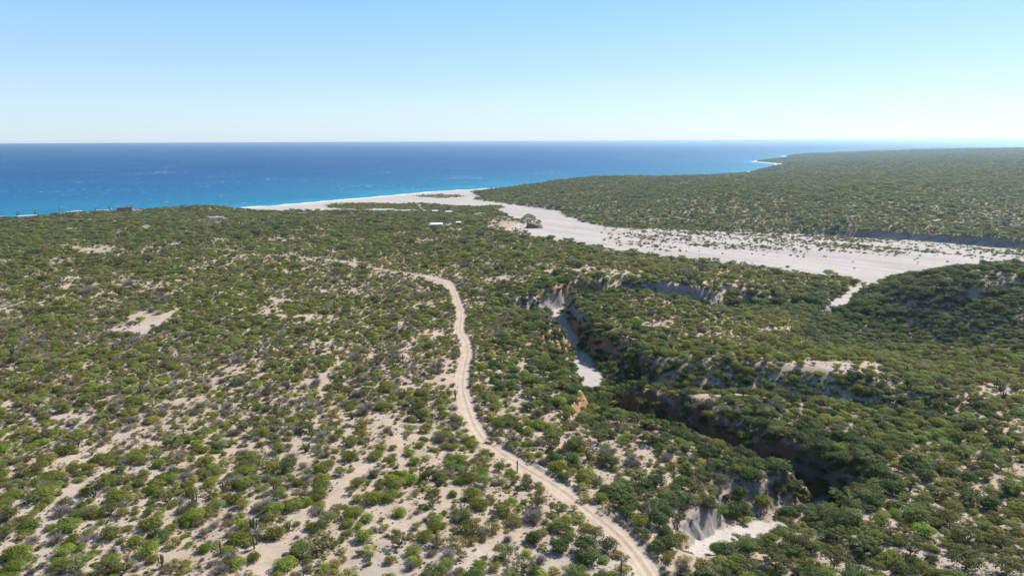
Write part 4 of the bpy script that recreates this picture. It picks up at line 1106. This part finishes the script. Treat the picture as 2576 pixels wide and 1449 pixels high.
building("pale_house", "pale house cut by the left edge beside the sea", -12, 9, 552.5, 4.2, 9, PINK, 4, 1)
building("white_house", "two-storey white house with a boxy end above the palm rows", 187, 206, 539.5, 5.2, 9, WHITE, 3, 1)
building("white_house", "low white house with thatched shelters left of the boxy white house", 170, 186, 539.0, 3.4, 8, WHITE, 4, 1)
building("garden_wall", "long low white wall running left from the two-storey white house", 144, 169, 540.0, 1.9, .6, WHITE, 0, 1, False, .2, cat="wall")
building("white_cottage", "small bright white cottage left of the red house", 242, 249, 535.2, 4.0, 6, WHITE, 2, 1)
building("white_cottage", "cream cottage between the small white cottage and the palm", 251.5, 260.5, 534.2, 3.6, 6, CREAM, 3, 1)
building("white_cottage", "low wide white cottage next to the lone palm", 262.5, 274, 533.8, 3.0, 6, WHITE, 4, 1)
building("garden_wall", "low tan wall between the lone palm and the red house", 278, 296, 533.8, 2.2, .6, CREAM, 0, 1, False, .2, cat="wall")
building("white_cottage", "low white cottage with red tiled roof right of the red house", 343, 356, 533.6, 2.6, 7, WHITE, 4, 1, roof='hip')
building("walled_compound", "low pale flat-roofed house in the scrub below the beach", 528, 560, 553.5, 3.6, 9, WHITE, 5, 1, roofmat=GREY)
building("garden_wall", "curving pale wall left of the flat-roofed house in the scrub", 489, 515, 556.5, 2.0, .5, CREAM, 0, 1, False, .15, turn=.35, cat="wall")
building("garden_wall", "pale ruined wall right of the flat-roofed house in the scrub", 562, 590, 552.5, 1.8, .5, CREAM, 0, 1, False, .15, turn=-.15, cat="wall")
building("block_hut", "grey block hut alone in the scrub below the beach", 752, 768, 543.5, 4.6, 7, GREY, 2, 1)
building("metal_roof_hut", "small hut with bright metal roof near the river mouth", 1088, 1101, 536.5, 3.6, 6, GREY, 2, 1, roof='shed')
building("metal_roof_hut", "tiny grey shack left of the bright metal roofed hut", 1064.5, 1071, 535.5, 3.4, 5, GREY, 1, 1, False, roof='shed', roofmat=GREY)
building("low_shed", "low open shed with pale roof right of the metal roofed hut", 1121, 1137, 535.8, 1.8, 5, DARKW, 0, 1, False, roof='shed', cat="shed")
building("low_shed", "wide white-roofed shed amid dense scrub before the clay cliff", 1084, 1113, 569.5, 2.2, 11, GREY, 3, 1, roof='shed', cat="shed")
building("camp_hut", "dark camp hut with white roof near the clay cliff", 1148, 1159, 567.0, 3.4, 6, plain("dark_plank", (.10, .09, .09), .8, .2), 2, 1, roof='shed', roofmat=WHITE)
building("coast_house", "grey house on the rocks by the far cove", 1927, 1942, 431.5, 8, 12, GREY, 4, 2)

# fan palms
def palm_parts():
    V, F = [], []
    for k in range(6): tube((.05 * k, 0, k - .3), (.05 * (k + 1), 0, k + .75), .2 - .012 * k, .19 - .012 * k, V, F, 7)
    tr = mesh_from("palm_trunk", V, F, [M_BARK])
    rng = np.random.default_rng(9); V, F, lv = [], [], []
    for k in range(30):
        a = rng.random() * 6.28; e = rng.uniform(-.7, 1.3); c = np.array([.3, 0, 6.6]); d = np.array([math.cos(a) * math.cos(e), math.sin(a) * math.cos(e), math.sin(e)])
        p = c + d * .8; s = np.cross(d, [0, 0, 1.0]); s /= np.linalg.norm(s) + 1e-6
        for q in np.linspace(-1, 1, 7):
            tip = p + d * .95 * (1 - .25 * abs(q)) + s * q * .8 + np.array([0, 0, -.25])
            b = len(V); V += [tuple(p), tuple(p + s * .09 * q + d * .5 + s * .05), tuple(tip), tuple(p + s * .09 * q + d * .5 - s * .05)]; F.append((b, b + 1, b + 2, b + 3)); lv += [rng.random()] * 4
    cr_ = mesh_from("palm_crown", V, F, [leaf_material("palm_leaf", (.03, .05, .02), (.055, .08, .03), (.09, .11, .045))], None, lv)
    V, F, lv = [], [], []
    for k in range(60):
        a = rng.random() * 6.28; z = rng.uniform(4.9, 6.5); r = rng.uniform(.3, .6)
        b = len(V); c, s_ = math.cos(a), math.sin(a)
        V += [(.3 + c * .2, s_ * .2, z), (.3 + c * r - s_ * .15, s_ * r + c * .15, z - .5), (.3 + c * r, s_ * r, z - 1.1), (.3 + c * r + s_ * .15, s_ * r - c * .15, z - .5)]; F.append((b, b + 1, b + 2, b + 3)); lv += [rng.random()] * 4
    sk = mesh_from("palm_skirt", V, F, [M_STRAW], None, lv)
    return tr, cr_, sk
PT, PC, PS = palm_parts()
PALMS = [(44, 551, 1.35, "left of the pair over the pink annex"), (48.5, 551, 1.45, "right of the pair over the pink annex"), (90.5, 551, 1.6, "tallest beside the long white house"), (96.5, 550, 1.1, "shorter, right of the tall one beside the long white house"),
         (150, 540, 1.5, "taller of the two behind the long low wall"), (159, 540, .95, "shorter of the two behind the long low wall"), (276.5, 535, 1.6, "alone left of the red house"), (241, 537, 1.1, "beside the small bright white cottage"), (331, 533, 1.55, "rising behind the red house"), (199.5, 541, .9, "dark, in front of the boxy white house")]
PALMS += [(137 + 2.9 * k, 550.5 + (k % 3) * .5, .85 + .1 * (k % 2), "%s in the upper palm row" % ORD[k]) for k in range(8)]
PALMS += [(172 + 3.7 * k, 557 + .25 * k, .72, "%s in the lower palm row" % ORD[k]) for k in range(10)]
for px, py, s_, wh in PALMS:
    x, y, z = place(px, py)
    t = empty("fan_palm", (x, y, z), random.uniform(0, 6.28)); t["label"] = "fan palm, " + wh; t["category"] = "palm"; t["group"] = "fan palms by the shore houses"
    for nm, me in (("trunk", PT), ("crown", PC), ("skirt", PS)): child(nm, me, t, scale=(s_ * 1.1, s_ * 1.1, s_))

# ------------------------------------------------------------------ air
def haze():
    V, F = [], []
    box(V, F, -50000, 50000, -3000, 50000, -8.0, CAM_Z + 2.5)
    me = bpy.data.meshes.new("haze"); me.from_pydata(V, [], F)
    m = bpy.data.materials.new("haze_air"); m.use_nodes = True; t = m.node_tree; t.nodes.clear()
    out = t.nodes.new("ShaderNodeOutputMaterial"); pv = t.nodes.new("ShaderNodeVolumePrincipled")
    pv.inputs["Color"].default_value = (.55, .80, 1.0, 1); pv.inputs["Density"].default_value = 6e-5; pv.inputs["Anisotropy"].default_value = .68
    t.links.new(pv.outputs[0], out.inputs["Volume"]); me.materials.append(m)
    o = bpy.data.objects.new("haze", me); COL.objects.link(o); o["kind"] = "stuff"; o["label"] = "thin pale sea haze over the whole coast"
haze()
